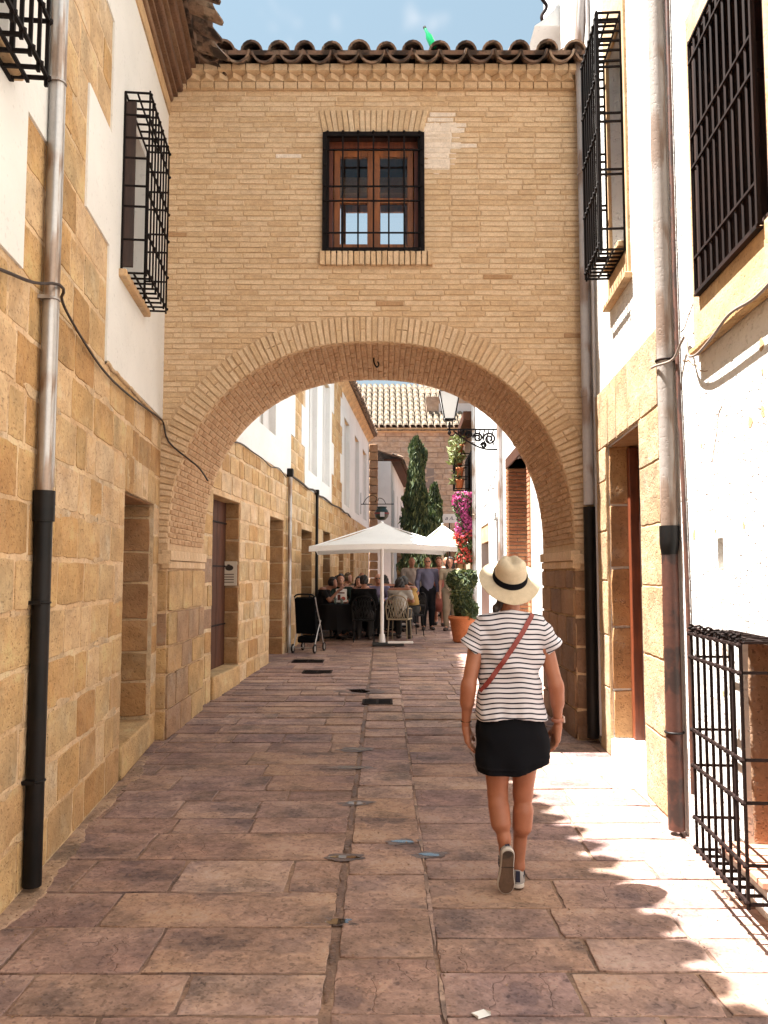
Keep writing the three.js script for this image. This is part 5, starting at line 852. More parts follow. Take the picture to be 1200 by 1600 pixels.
  const cg = lathe([[.086, -.012], [.084, .02], [.081, .05], [.077, .078], [.070, .098], [.056, .112], [.036, .118], [.016, .118], [.001, .117]], 48), cp = cg.attributes.position;
  for (let i = 0; i < cp.count; i++) { let x = cp.getX(i), y = cp.getY(i), z = cp.getZ(i); const t = sstep(.05, .118, y); z *= 1.10; y -= t * .026 * Math.exp(-(x * x) / .0005) * sstep(.09, -.02, z); if (z < 0) x *= 1 - .22 * t * sstep(0, -.07, z); y += t * .006 * Math.sin(z * 40); cp.setXYZ(i, x, y, z); }
  cg.computeVertexNormals(); part('crown', fin(cg), straw, hat);
  const rg = lathe([[.089, -.010], [.091, .0], [.0895, .028], [.084, .030]], 48); rg.scale(1, 1, 1.10); part('ribbon', fin(rg), mat([.005, .005, .007], { rough: .9, specularIntensity: .2 }), hat);
  // hair, strap, watch, bracelet
  part('hair', fin(surfNet((x, y, z) => { let d = (hyp(x / .084, (y - 1.535) / .115, (z + .015) / .095) - 1) * .084; d = Math.max(d, -(z + .055), 1.455 - y, y - 1.55 + (z < 0 ? 0 : z * .8)); return smin(d, caps([[[-.05, 1.47, .05], [-.075, 1.42, .03], .022, .018], [[-.075, 1.42, .03], [-.085, 1.36, -.02], .018, .008]], .01)(x, y, z), .02) + .003 * Math.sin(x * 160 + y * 40); }, [-.12, 1.33, -.08], [.12, 1.67, .10], .007)), mat([.02, .011, .008], { rough: .6 }), o);
  const sp = []; for (let i = 0; i <= 26; i++) { const t = i / 26, x = lerp(.108, -.165, t), y = lerp(1.395, 1.00, t); let z = .3; while (z > -.1 && tee(x, y, z) > .004) z -= .002; sp.push([x, y, z]); }
  const rp = [], ri = []; sp.forEach(([x, y, z]) => { for (const [q, e] of [[-.012, 0], [-.012, .004], [.012, .004], [.012, 0]]) rp.push(x + q * .82, y - q * .57, z + e); }); for (let i = 0; i < sp.length - 1; i++) for (let k = 0; k < 4; k++) { const a = i * 4 + k, b = i * 4 + (k + 1) % 4; ri.push(a, a + 4, b, b, a + 4, b + 4); }
  const sg = new THREE.BufferGeometry(); sg.setAttribute('position', new THREE.Float32BufferAttribute(rp, 3)); sg.setIndex(ri); part('bag_strap', fin(sg, true), mat([.20, .028, .02], { rough: .6 }), o);
  const wa = new THREE.Group(); wa.name = 'watch'; o.add(wa); wa.position.set(.241, .848, -.017); wa.rotation.set(.1, 0, .08); part('watch_band', fin(new THREE.TorusGeometry(.027, .007, 8, 24).rotateX(PI / 2).scale(1, 1.5, 1)), mat([.34, .13, .08], { rough: .6 }), wa); part('watch_case', fin(rbox(.012, .034, .032, .004, .030, 0, 0)), mat([.50, .38, .32], { rough: .3, metal: .6 }), wa);
  part('bracelet', fin(new THREE.TorusGeometry(.026, .0025, 6, 24).rotateX(PI / 2).translate(-.230, .838, -.027)), C.iron, o);
}

// ---------------------------------------------------------------- the people farther up the lane
const SK = [mat([.34, .15, .09], { rough: .6 }), mat([.40, .19, .12], { rough: .6 }), mat([.28, .12, .07], { rough: .6 })];
const cloth = c => mat(c, { rough: .95, map: T.fabric, specularIntensity: .25 });
// faces +z; pose gives joints in metres
function figure(P, { bald = false, longHair = false, sleeve = 'long', dress = false } = {}) {
  const j = P, H = j.head, skinB = [[j.neck, [H[0], H[1] - .05, H[2] - .01], .055, .052]];
  const arm = s => [[j['sh' + s], j['el' + s], .05, .04], [j['el' + s], j['wr' + s], .04, .028]], leg = s => [[j['hip' + s], j['kn' + s], .095, .062], [j['kn' + s], j['an' + s], .058, .04]];
  for (const s of 'LR') { skinB.push(...arm(s), ...leg(s), [j['an' + s], j['to' + s], .042, .035]); const d = V3(...j['wr' + s]).sub(V3(...j['el' + s])).normalize().toArray(); skinB.push(...handBones(j['wr' + s], d, [0, 0, 1], [s === 'L' ? .3 : -.3, 0, .95], 1, .6)); }
  skinB.push([j.pelvis, j.chest, .12, .13], [j.shL, j.shR, .07, .07], [j.chest, j.neck, .10, .06]);
  const fb = caps(skinB, .025), hd = (x, y, z) => { const a = x - H[0], b = y - H[1], c = z - H[2]; let d = (hyp(a / .078, b / .115, c / .095) - 1) * .078; d = smin(d, (hyp(a / .05, (b + .07) / .05, (c - .045) / .05) - 1) * .05, .03); d = smin(d, hyp(a, b + .015, c - .10) - .017, .015); for (const s of [-1, 1]) { d = smin(d, (hyp((a - s * .08) / .014, b / .032, c / .022) - 1) * .014, .01); d = Math.max(d, -(hyp(a - s * .03, b - .012, c - .105) - .017)); } return d; };
  const all = Object.values(j), mn = [0, 1, 2].map(k => Math.min(...all.map(p => p[k])) - .24), mx = [0, 1, 2].map(k => Math.max(...all.map(p => p[k])) + .24); mn[1] = Math.max(mn[1], -.03);
  const skin = fin(surfNet((x, y, z) => smin(fb(x, y, z), hd(x, y, z), .02), mn, mx, .02));
  const topB = [[j.pelvis, j.chest, .150, .158], [j.shL, j.shR, .078, .078], [j.chest, j.neck, .13, .068]];
  for (const s of 'LR') { const e = V3(...j['sh' + s]).lerp(V3(...j['el' + s]), sleeve === 'long' ? 1 : .6).toArray(); topB.push([j['sh' + s], e, .068, .060]); if (sleeve === 'long') topB.push([j['el' + s], V3(...j['el' + s]).lerp(V3(...j['wr' + s]), .85).toArray(), .058, .045]); }
  const ft = caps(topB, .035), top = fin(surfNet((x, y, z) => Math.max(ft(x, y, z) + .004 * Math.sin(x * 40 + y * 25), y - j.neck[1] - .01), mn, mx, .02));
  const botB = []; for (const s of 'LR') botB.push([j['hip' + s], j['kn' + s], .118, .085], ...(dress ? [] : [[j['kn' + s], V3(...j['kn' + s]).lerp(V3(...j['an' + s]), .93).toArray(), .082, .066]])); botB.push([j.hipL, j.hipR, .12, .12], [j.pelvis, V3(...j.pelvis).lerp(V3(...j.chest), .2).toArray(), .148, .146]);
  if (dress) botB.push([j.pelvis, [0, j.knL[1] + .02, j.knL[2]], .15, .19]);
  const fbo = caps(botB, .04), bot = fin(surfNet((x, y, z) => fbo(x, y, z) + .004 * Math.sin(x * 30 + y * 12), mn, mx, .02));
  const fsh = caps(['L', 'R'].map(s => [[j['an' + s][0], j['an' + s][1] - .045, j['an' + s][2] - .02], [j['to' + s][0], j['to' + s][1] - .005, j['to' + s][2] + .02], .052, .045]), .01), shoes = fin(surfNet((x, y, z) => Math.max(fsh(x, y, z), -y), mn, mx, .018));
  const hair = bald ? fin(surfNet((x, y, z) => { const a = x - H[0], b = y - H[1], c = z - H[2]; return Math.max((hyp(a / .086, b / .112, c / .101) - 1) * .08, b - .03, -.07 - b, c - .02); }, [H[0] - .13, H[1] - .1, H[2] - .14], [H[0] + .13, H[1] + .1, H[2] + .1], .014))
    : fin(surfNet((x, y, z) => { const a = x - H[0], b = y - H[1], c = z - H[2]; let d = Math.max((hyp(a / .092, (b - .008) / .126, c / .108) - 1) * .09, c - .035 - Math.max(0, b - .06) * 1.6, -.07 - b); if (longHair) d = smin(d, Math.max((hyp(a / .12, (b + .09) / .16, (c + .035) / .085) - 1) * .08, c - .03), .03); return d + .005 * Math.sin(a * 90 + b * 50); }, [H[0] - .17, H[1] - .3, H[2] - .17], [H[0] + .17, H[1] + .18, H[2] + .17], .014));
  return { skin, top, bot, shoes, hair };
}
function addPerson(fig, label, pos, turn, cols, { group, shoesC, glasses, headAt } = {}) {
  const o = thing('person', label, 'person', pos, turn, group);
  part('body', fig.skin, cols.skin, o); part('top', fig.top, cols.top, o); part('trousers', fig.bot, cols.bot, o); part('shoes', fig.shoes, shoesC || cols.shoes || C.cable, o); part('hair', fig.hair, cols.hair, o);
  if (glasses) { const g = new THREE.Group(); g.name = 'sunglasses'; o.add(g); g.position.set(headAt[0], headAt[1] + .012, headAt[2] + .098); for (const s of [-1, 1]) part('lens', fin(new THREE.SphereGeometry(.024, 10, 8).scale(1, .8, .35).translate(s * .03, 0, 0)), C.cable, g); part('bridge', fin(rod([-.012, 0, .004], [.012, 0, .004], .004)), C.cable, g); }
  return o;
}
const STAND = { head: [0, 1.64, .03], neck: [0, 1.47, 0], chest: [0, 1.28, 0], pelvis: [0, .98, 0], shL: [.19, 1.42, 0], elL: [.25, 1.14, -.03], wrL: [.24, .90, .05], shR: [-.19, 1.42, 0], elR: [-.25, 1.14, -.03], wrR: [-.24, .90, .05], hipL: [.09, .94, 0], knL: [.10, .51, .02], anL: [.10, .09, -.02], toL: [.12, .04, .13], hipR: [-.09, .94, 0], knR: [-.10, .51, .06], anR: [-.10, .09, .02], toR: [-.12, .04, .17] };
const WALK = { ...STAND, elR: [-.25, 1.16, .02], wrR: [-.12, 1.10, .22], knL: [.09, .52, .10], anL: [.09, .10, .12], toL: [.10, .045, .27], knR: [-.09, .51, -.05], anR: [-.09, .12, -.22], toR: [-.09, .045, -.10] };
const SIT = { head: [0, 1.26, .10], neck: [0, 1.09, .04], chest: [0, .90, .0], pelvis: [0, .60, -.06], shL: [.19, 1.04, .02], elL: [.25, .80, .14], wrL: [.13, .78, .36], shR: [-.19, 1.04, .02], elR: [-.25, .80, .14], wrR: [-.13, .78, .36], hipL: [.10, .55, -.02], knL: [.12, .55, .40], anL: [.12, .10, .42], toL: [.13, .045, .57], hipR: [-.10, .55, -.02], knR: [-.12, .55, .40], anR: [-.12, .10, .36], toR: [-.13, .045, .51] };
const SIT2 = { ...SIT, head: [.04, 1.20, .20], neck: [.02, 1.05, .10], chest: [0, .88, .02], elR: [-.24, .82, .20], wrR: [-.05, 1.02, .34] };
const F = { man: figure(STAND, { bald: true }), man2: figure(WALK, { bald: true }), woman: figure(STAND, { longHair: true, sleeve: 'short' }), dress: figure(WALK, { longHair: false, sleeve: 'short', dress: true }), sit: figure(SIT, { sleeve: 'long' }), sitB: figure(SIT, { bald: true, sleeve: 'long' }), sitW: figure(SIT2, { longHair: true, sleeve: 'short' }), sit2: figure(SIT2, { sleeve: 'short' }) };
// ---------------------------------------------------------------- café under the parasols
const onGround = (X, Z) => [X, gy(Z), -Z];
{
  const r = rng(71), canvasW = mat([.80, .79, .77], { rough: .9, map: T.plaster, transmission: .10, thickness: 0, side: THREE.DoubleSide }), whiteMetal = mat([.78, .76, .74], { rough: .5 });
  const parasol = (label, X, Z, half, yE, yT, m, cat = 'parasol', steep = 0) => {
    const o = thing('parasol', label, cat, onGround(X, Z), .02), h = yE, t = yT;
    // four sagging panels, each its own piece of canvas
    const c = [[-1, 1], [1, 1], [1, -1], [-1, -1]].map(p => [p[0] * half, p[1] * half]);
    for (let i = 0; i < 4; i++) {
      const A = c[i], B = c[(i + 1) % 4], n = 8, pos = [], idx = [];
      for (let a = 0; a <= n; a++) for (let b = 0; b <= n; b++) { const s = a / n, q = b / n, ex = lerp(A[0], B[0], q), ez = lerp(A[1], B[1], q), edge = .05 * Math.sin(PI * q) * s; pos.push(ex * s * (1 - edge * .4), lerp(t, h, Math.pow(s, .92)) - .05 * Math.sin(PI * s) + edge, ez * s * (1 - edge * .4)); }
      for (let a = 0; a < n; a++) for (let b = 0; b < n; b++) { const k = a * (n + 1) + b; idx.push(k, k + n + 1, k + 1, k + 1, k + n + 1, k + n + 2); }
      const g = new THREE.BufferGeometry(); g.setAttribute('position', new THREE.Float32BufferAttribute(pos, 3)); g.setIndex(idx); g.computeVertexNormals(); part('canopy_panel', fin(g), m, o);
      const vp = []; for (let b = 0; b <= n; b++) { const q = b / n, ed = .05 * Math.sin(PI * q), f = 1 - ed * .4; vp.push([lerp(A[0], B[0], q) * f, h + ed, lerp(A[1], B[1], q) * f]); } const vg = [], vi = []; vp.forEach(p => { vg.push(p[0], p[1], p[2], p[0] * 1.003, p[1] - .10, p[2] * 1.003); }); for (let b = 0; b < n; b++) vi.push(b * 2, b * 2 + 1, b * 2 + 2, b * 2 + 2, b * 2 + 1, b * 2 + 3); const q2 = new THREE.BufferGeometry(); q2.setAttribute('position', new THREE.Float32BufferAttribute(vg, 3)); q2.setIndex(vi); q2.computeVertexNormals(); part('valance', fin(q2), m, o);
      part('rib', fin(rod([0, t - .04, 0], [A[0] * .98, h - .015, A[1] * .98], .014, .012, 6)), whiteMetal, o);
    }
    part('pole', fin(new THREE.CylinderGeometry(.034, .038, t - .05, 14).translate(0, (t - .05) / 2 + .05, 0)), whiteMetal, o);
    part('pole_sleeve', fin(new THREE.CylinderGeometry(.055, .07, .16, 14).translate(0, .14, 0)), whiteMetal, o);
    part('base_plate', fin(rbox(.62, .05, .42, .01, .12, .035, .05)), mat([.02, .02, .02], { rough: .7 }), o); part('base_foot', fin(rbox(.50, .04, .10, .01, .36, .075, .22)), whiteMetal, o);
    part('finial', fin(new THREE.SphereGeometry(.035, 10, 8).scale(1, .6, 1).translate(0, t + .0, 0)), whiteMetal, o);
  };
  parasol('large white square parasol nearest the bridge, shading the café tables', -.04, 16.5, 1.37, 1.93, 2.46, canvasW);
  parasol('second white parasol standing behind the large one', .22, 20.8, 1.2, 2.0, 2.42, canvasW);
  parasol('cream parasol farther up the lane beside the pink flowers', 1.75, 24.5, .85, 2.05, 2.75, mat([.60, .46, .24], { rough: .9, map: T.plaster, transmission: .2, thickness: 0, side: THREE.DoubleSide }));

  const metal = mat([.008, .0075, .0075], { rough: .6, specularIntensity: .4 }), top = mat([.10, .09, .085], { rough: .35 });
  const table = (label, X, Z, R = .38) => { const o = thing('cafe_table', label, 'table', onGround(X, Z)); part('table_top', fin(new THREE.CylinderGeometry(R, R, .03, 28).translate(0, .735, 0)), top, o); part('column', fin(rod([0, .03, 0], [0, .72, 0], .03)), metal, o); { const cg = lathe([[0, .753], [R + .01, .753], [R + .02, .73], [R + .03, .45], [R + .05, .22]], 40), p = cg.attributes.position; for (let i = 0; i < p.count; i++) { const f = sstep(.74, .3, p.getY(i)), an = Math.atan2(p.getZ(i), p.getX(i)); p.setX(i, p.getX(i) * (1 + f * .07 * Math.sin(an * 9))); p.setZ(i, p.getZ(i) * (1 + f * .07 * Math.sin(an * 9))); } cg.computeVertexNormals(); part('tablecloth', fin(cg), mat([.014, .013, .014], { rough: 1, specularIntensity: .2, side: THREE.DoubleSide }), o); }
    for (let k = 0; k < 3; k++) { const a = k * 2.09 + .4; part('foot', fin(rod([0, .06, 0], [Math.sin(a) * .30, .02, Math.cos(a) * .30], .018)), metal, o); } return o; };
  const chairM = metal, creamM = mat([.30, .24, .16], { rough: .8 });
  const chair = (label, X, Z, turn, m = chairM, group) => {
    const o = thing('cafe_chair', label, 'chair', onGround(X, Z), turn, group);
    part('seat', fin(rbox(.46, .035, .44, .012, 0, .45, 0)), m, o);
    for (const [a, c] of [[-1, -1], [1, -1], [-1, 1], [1, 1]]) part('leg', fin(rod([a * .19, .45, c * .18], [a * .21, 0, c * .21], .013, .011, 6)), m, o);
    part('back_frame', fin(tube([[-.22, .44, -.20], [-.235, .72, -.24], [-.17, .90, -.265], [0, .95, -.275], [.17, .90, -.265], [.235, .72, -.24], [.22, .44, -.20]], .014, 6, 30)), m, o);
    for (let k = -3; k <= 3; k++) { part('lattice_strip', fin(rod([k * .055 - .05, .47, -.205], [k * .058 + .05, .90 - Math.abs(k) * .018, -.265], .0075, .0075, 5)), m, o); part('lattice_strip', fin(rod([k * .055 + .05, .47, -.2], [k * .058 - .05, .90 - Math.abs(k) * .018, -.26], .0075, .0075, 5)), m, o); }
    for (const s of [-1, 1]) part('armrest', fin(tube([[s * .235, .68, -.23], [s * .25, .67, 0], [s * .22, .60, .16], [s * .20, .45, .18]], .013, 6, 16)), m, o);
  };
  table('round café table near the pushchair', -.98, 17.7); table('round café table in front of the man in lilac', -.12, 18.1); table('round café table at the back behind the diners', -.55, 19.6); table('round café table under the edge of the second parasol', .35, 19.6);
  chair('black lattice café chair with its back to the camera left of the parasol pole', -.42, 17.2, PI); chair('cream lattice café chair with its back to the camera beside the parasol pole', .33, 17.5, PI - .25, creamM); chair('black café chair under the woman in dark top at the wall', -1.32, 17.9, 1.4); chair('black café chair under the diner in the dark green top', -.98, 18.5, .1);
  chair('black café chair under the man in lilac', -.13, 18.9, 0); chair('black café chair at the left back table', -.95, 19.7, 1.2); chair('black café chair under the woman in yellow', .62, 18.6, -1.2); chair('empty black café chair farthest back', -.1, 20.4, .1); chair('black café chair under the woman in rust red', -.58, 18.75, -.1);
  const hd = mat([.012, .008, .007], { rough: .6 }), grey = mat([.16, .14, .13], { rough: .8 }), dark = mat([.02, .018, .017], { rough: .9 });
  addPerson(F.sit, 'diner in black with back to the camera at the near table', [-.42, gy(17.2) + .0, -17.2], PI, { skin: SK[2], top: cloth([.010, .010, .011]), bot: dark, hair: hd });
  addPerson(F.sitW, 'diner in white top with back to the camera on the cream chair', [.33, gy(17.5), -17.5], PI - .25, { skin: SK[2], top: cloth([.62, .58, .52]), bot: dark, hair: hd });
  addPerson(F.sit2, 'diner in dark top at the wall beside the pushchair', [-1.32, gy(17.9), -17.9], 1.4, { skin: SK[2], top: cloth([.02, .018, .02]), bot: dark, hair: hd });
  addPerson(F.sit, 'diner in dark green holding a white menu', [-.98, gy(18.5), -18.5], .1, { skin: SK[1], top: cloth([.03, .045, .035]), bot: dark, hair: hd });
  addPerson(F.sitB, 'balding diner in lilac shirt and dark glasses facing the bridge', [-.13, gy(18.9), -18.9], 0, { skin: SK[0], top: cloth([.26, .22, .32]), bot: dark, hair: grey }, { glasses: true, headAt: SIT.head });
  addPerson(F.sitW, 'long haired diner in rust red between the near tables', [-.58, gy(18.75), -18.75], -.1, { skin: SK[1], top: cloth([.22, .06, .04]), bot: dark, hair: hd });
  addPerson(F.sit2, 'diner in yellow top leaning over the right hand table', [.62, gy(18.6), -18.6], -1.2, { skin: SK[0], top: cloth([.55, .34, .12]), bot: dark, hair: hd });
  addPerson(F.sit, 'diner in brown seated at the back table by the wall', [-.95, gy(19.7), -19.7], 1.2, { skin: SK[2], top: cloth([.06, .035, .025]), bot: dark, hair: mat([.08, .045, .02]) });
  addPerson(F.man, 'bald man in blue grey shirt and black trousers standing in the lane', onGround(1.06, 20.0), .05, { skin: SK[0], top: cloth([.17, .16, .23]), bot: cloth([.010, .010, .012]), hair: mat([.10, .08, .07]) }, { glasses: true, headAt: STAND.head });
  addPerson(F.man2, 'man in white shirt walking behind the bald man', onGround(.70, 20.8), .15, { skin: SK[0], top: cloth([.58, .52, .48]), bot: cloth([.03, .028, .035]), hair: mat([.16, .14, .13]) });
  addPerson(F.dress, 'woman in reddish dress half hidden behind the bald man', onGround(1.42, 21.2), -.1, { skin: SK[0], top: cloth([.34, .12, .09]), bot: cloth([.40, .15, .12]), hair: mat([.12, .05, .02]) });
  addPerson(F.woman, 'dark haired woman in pale top standing beside the potted shrub', onGround(1.60, 19.8), -.2, { skin: SK[1], top: cloth([.50, .40, .28]), bot: cloth([.30, .24, .17]), hair: hd });
  addPerson(F.man2, 'person in white seen past the bald man, farthest up the lane', onGround(1.75, 23.2), .1, { skin: SK[0], top: cloth([.60, .57, .54]), bot: dark, hair: hd });
  chair('black café chair under the diner in navy by the third doorway', -1.28, 19.2, 1.5); chair('black café chair under the diner in plum', .05, 20.0, PI); chair('black café chair under the grey haired diner at the back', -.55, 20.5, 0);
  addPerson(F.sit2, 'diner in navy against the wall at the back table', [-1.28, gy(19.2), -19.2], 1.5, { skin: SK[2], top: cloth([.015, .018, .035]), bot: dark, hair: hd });
  addPerson(F.sitW, 'diner in plum with back to the camera at the second parasol', [.05, gy(20), -20], PI, { skin: SK[2], top: cloth([.06, .02, .04]), bot: dark, hair: hd });
  addPerson(F.sitB, 'grey haired diner farthest back among the tables', [-.55, gy(20.5), -20.5], 0, { skin: SK[0], top: cloth([.20, .18, .17]), bot: dark, hair: grey });
  const gl = mat([.7, .75, .72], { transmission: .8, thickness: 0, rough: .05 }); [[-.9, 17.6, 'stemmed glass at the near left table'], [-1.05, 17.75, 'second glass at the table near the pushchair'], [-.08, 18.0, 'glass on the table before the man in lilac'], [-.2, 18.2, 'tall glass at the lilac diner table'], [.4, 19.5, 'glass on the table by the second parasol']].forEach(([X, Z, lb]) => solo('drinking_glass', fin(lathe([[.0, 0], [.028, 0], [.032, .12], [.030, .12], [.026, .006], [0, .006]], 10)), gl, lb, 'glass', [X, gy(Z) + .751, -Z]));
  // menu card
  const mc = document.createElement('canvas'); mc.width = 48; mc.height = 64; const g = mc.getContext('2d'); g.fillStyle = '#efe8e2'; g.fillRect(0, 0, 48, 64); g.fillStyle = '#6a2c26'; g.fillRect(8, 16, 30, 6); g.fillRect(8, 28, 12, 26); g.fillStyle = '#b64a3c'; g.beginPath(); g.arc(33, 46, 9, 0, 7); g.fill();
  const mt = new THREE.CanvasTexture(mc); mt.colorSpace = THREE.SRGBColorSpace; const mn = solo('menu_card', new THREE.BoxGeometry(.24, .30, .008), new THREE.MeshPhysicalMaterial({ map: mt, roughness: .7 }), 'white printed menu card held up at the near café table', 'menu', [-.93, gy(17.9) + .92, -17.92], .1); mn.rotation.x = -.25;

  // pushchair
  const pc = thing('pushchair', 'empty black pushchair parked against the stone wall', 'pushchair', onGround(-1.40, 15.35), 2.9), alu = mat([.45, .42, .40], { rough: .35, metal: .7 }), fab = mat([.005, .005, .006], { rough: 1, map: T.fabric, specularIntensity: .12 });
  for (const s of [-1, 1]) { part('frame_tube', fin(tube([[s * .20, .10, .28], [s * .20, .45, .10], [s * .20, .80, -.12], [s * .20, 1.02, -.24]], .012, 8, 24)), alu, pc); part('frame_tube', fin(tube([[s * .20, .10, -.26], [s * .20, .40, -.06], [s * .20, .58, .10]], .011, 8, 16)), alu, pc); }
  part('handle_bar', fin(tube([[-.20, 1.02, -.24], [-.15, 1.06, -.26], [.15, 1.06, -.26], [.20, 1.02, -.24]], .014, 8, 20)), C.blackPipe, pc); part('axle', fin(rod([-.22, .10, -.26], [.22, .10, -.26], .010)), alu, pc); part('trim_hoop', fin(tube([[-.19, .93, -.215], [-.10, .83, -.215], [.10, .83, -.215], [.19, .93, -.215]], .010, 6, 20)), alu, pc); part('brake_bar', fin(rod([-.18, .38, -.14], [.18, .38, -.14], .009)), alu, pc);
  const seat = new THREE.Shape(); [[.10, .36], [-.14, .36], [-.24, .98], [-.17, 1.0], [-.06, .50], [.20, .46], [.22, .40]].forEach((p, i) => i ? seat.lineTo(...p) : seat.moveTo(...p)); part('seat', fin(new THREE.ExtrudeGeometry(seat, { depth: .36, bevelEnabled: true, bevelSize: .015, bevelThickness: .015, bevelSegments: 2 }).rotateY(-PI / 2).translate(.18, 0, 0)), fab, pc); part('basket', fin(rbox(.32, .12, .36, .03, 0, .24, 0)), fab, pc);
  for (const s of [-1, 1]) for (const z of [-.27, .28]) { const wh = new THREE.Group(); wh.name = 'wheel'; pc.add(wh); wh.position.set(s * .21, .085, z); part('tyre', fin(new THREE.TorusGeometry(.068, .017, 8, 20).rotateY(PI / 2)), C.blackPipe, wh); part('rim', fin(new THREE.CylinderGeometry(.052, .052, .018, 14).rotateZ(PI / 2)), alu, wh); }

  // hanging shop sign, a pot on a scrolled bracket
  const hs = thing('hanging_sign', 'dark green pot shaped sign hanging from a scrolled iron bracket', 'sign', onWall(WL2, 30.4, 3.55, .0), WL2.turn);
  part('bracket', fin(merge([rod([0, .62, 0], [0, .62, 1.25], .016), tube([[0, .62, .1], [0, .85, .25], [0, .95, .45], [0, .84, .62], [0, .70, .56]], .013, 5, 30), tube([[0, .64, .95], [0, .80, .85], [0, .84, .7], [0, .74, .66]], .012, 5, 24), box(.03, .8, .03, 0, .65, .015)])), C.iron, hs);
  part('pot_body', fin(lathe([[.0, 0], [.13, .01], [.24, .12], [.27, .26], [.22, .38], [.16, .44], [.20, .50], [.0, .51]], 18).translate(0, .02, .80)), mat([.012, .03, .022], { rough: .35 }), hs); part('pot_band', fin(new THREE.CylinderGeometry(.274, .274, .06, 18, 1, true).translate(0, .27, .80)), mat([.16, .02, .02], { rough: .5 }), hs); part('pot_label', fin(box(.02, .17, .16, 0, .22, .0).rotateY(0).translate(-.262, 0, .84)), mat([.6, .6, .62]), hs);
}
// ---------------------------------------------------------------- plants
function leafCloud(n, r, sample, size, { up = .3, fold = .35, aspect = 1.8 } = {}) {
  const pos = new Float32Array(n * 12 * 3); let o = 0; const put = v => { pos[o++] = v.x; pos[o++] = v.y; pos[o++] = v.z; };
  for (let i = 0; i < n; i++) {
    const c = V3(...sample(r)), a = V3(r() * 2 - 1, (r() * 2 - 1) + up, r() * 2 - 1).normalize(), t = V3(r() * 2 - 1, r() * 2 - 1, r() * 2 - 1).cross(a).normalize(), nn = a.clone().cross(t), s = size * (.6 + r() * .8), L = a.multiplyScalar(s * aspect * .5), Wd = t.multiplyScalar(s * .5), f = nn.multiplyScalar(s * fold);
    const p0 = c.clone().sub(L), p1 = c.clone().add(L), q = c.clone().add(Wd).add(f), w = c.clone().sub(Wd).add(f);
    put(p0); put(q); put(p1); put(p0); put(p1); put(w);
  }
  const g = new THREE.BufferGeometry(); g.setAttribute('position', new THREE.BufferAttribute(pos.slice(0, o), 3)); return fin(g, true);
}
const leafM = c => mat(c, { rough: .8, transmission: .3, thickness: 0, side: THREE.DoubleSide });
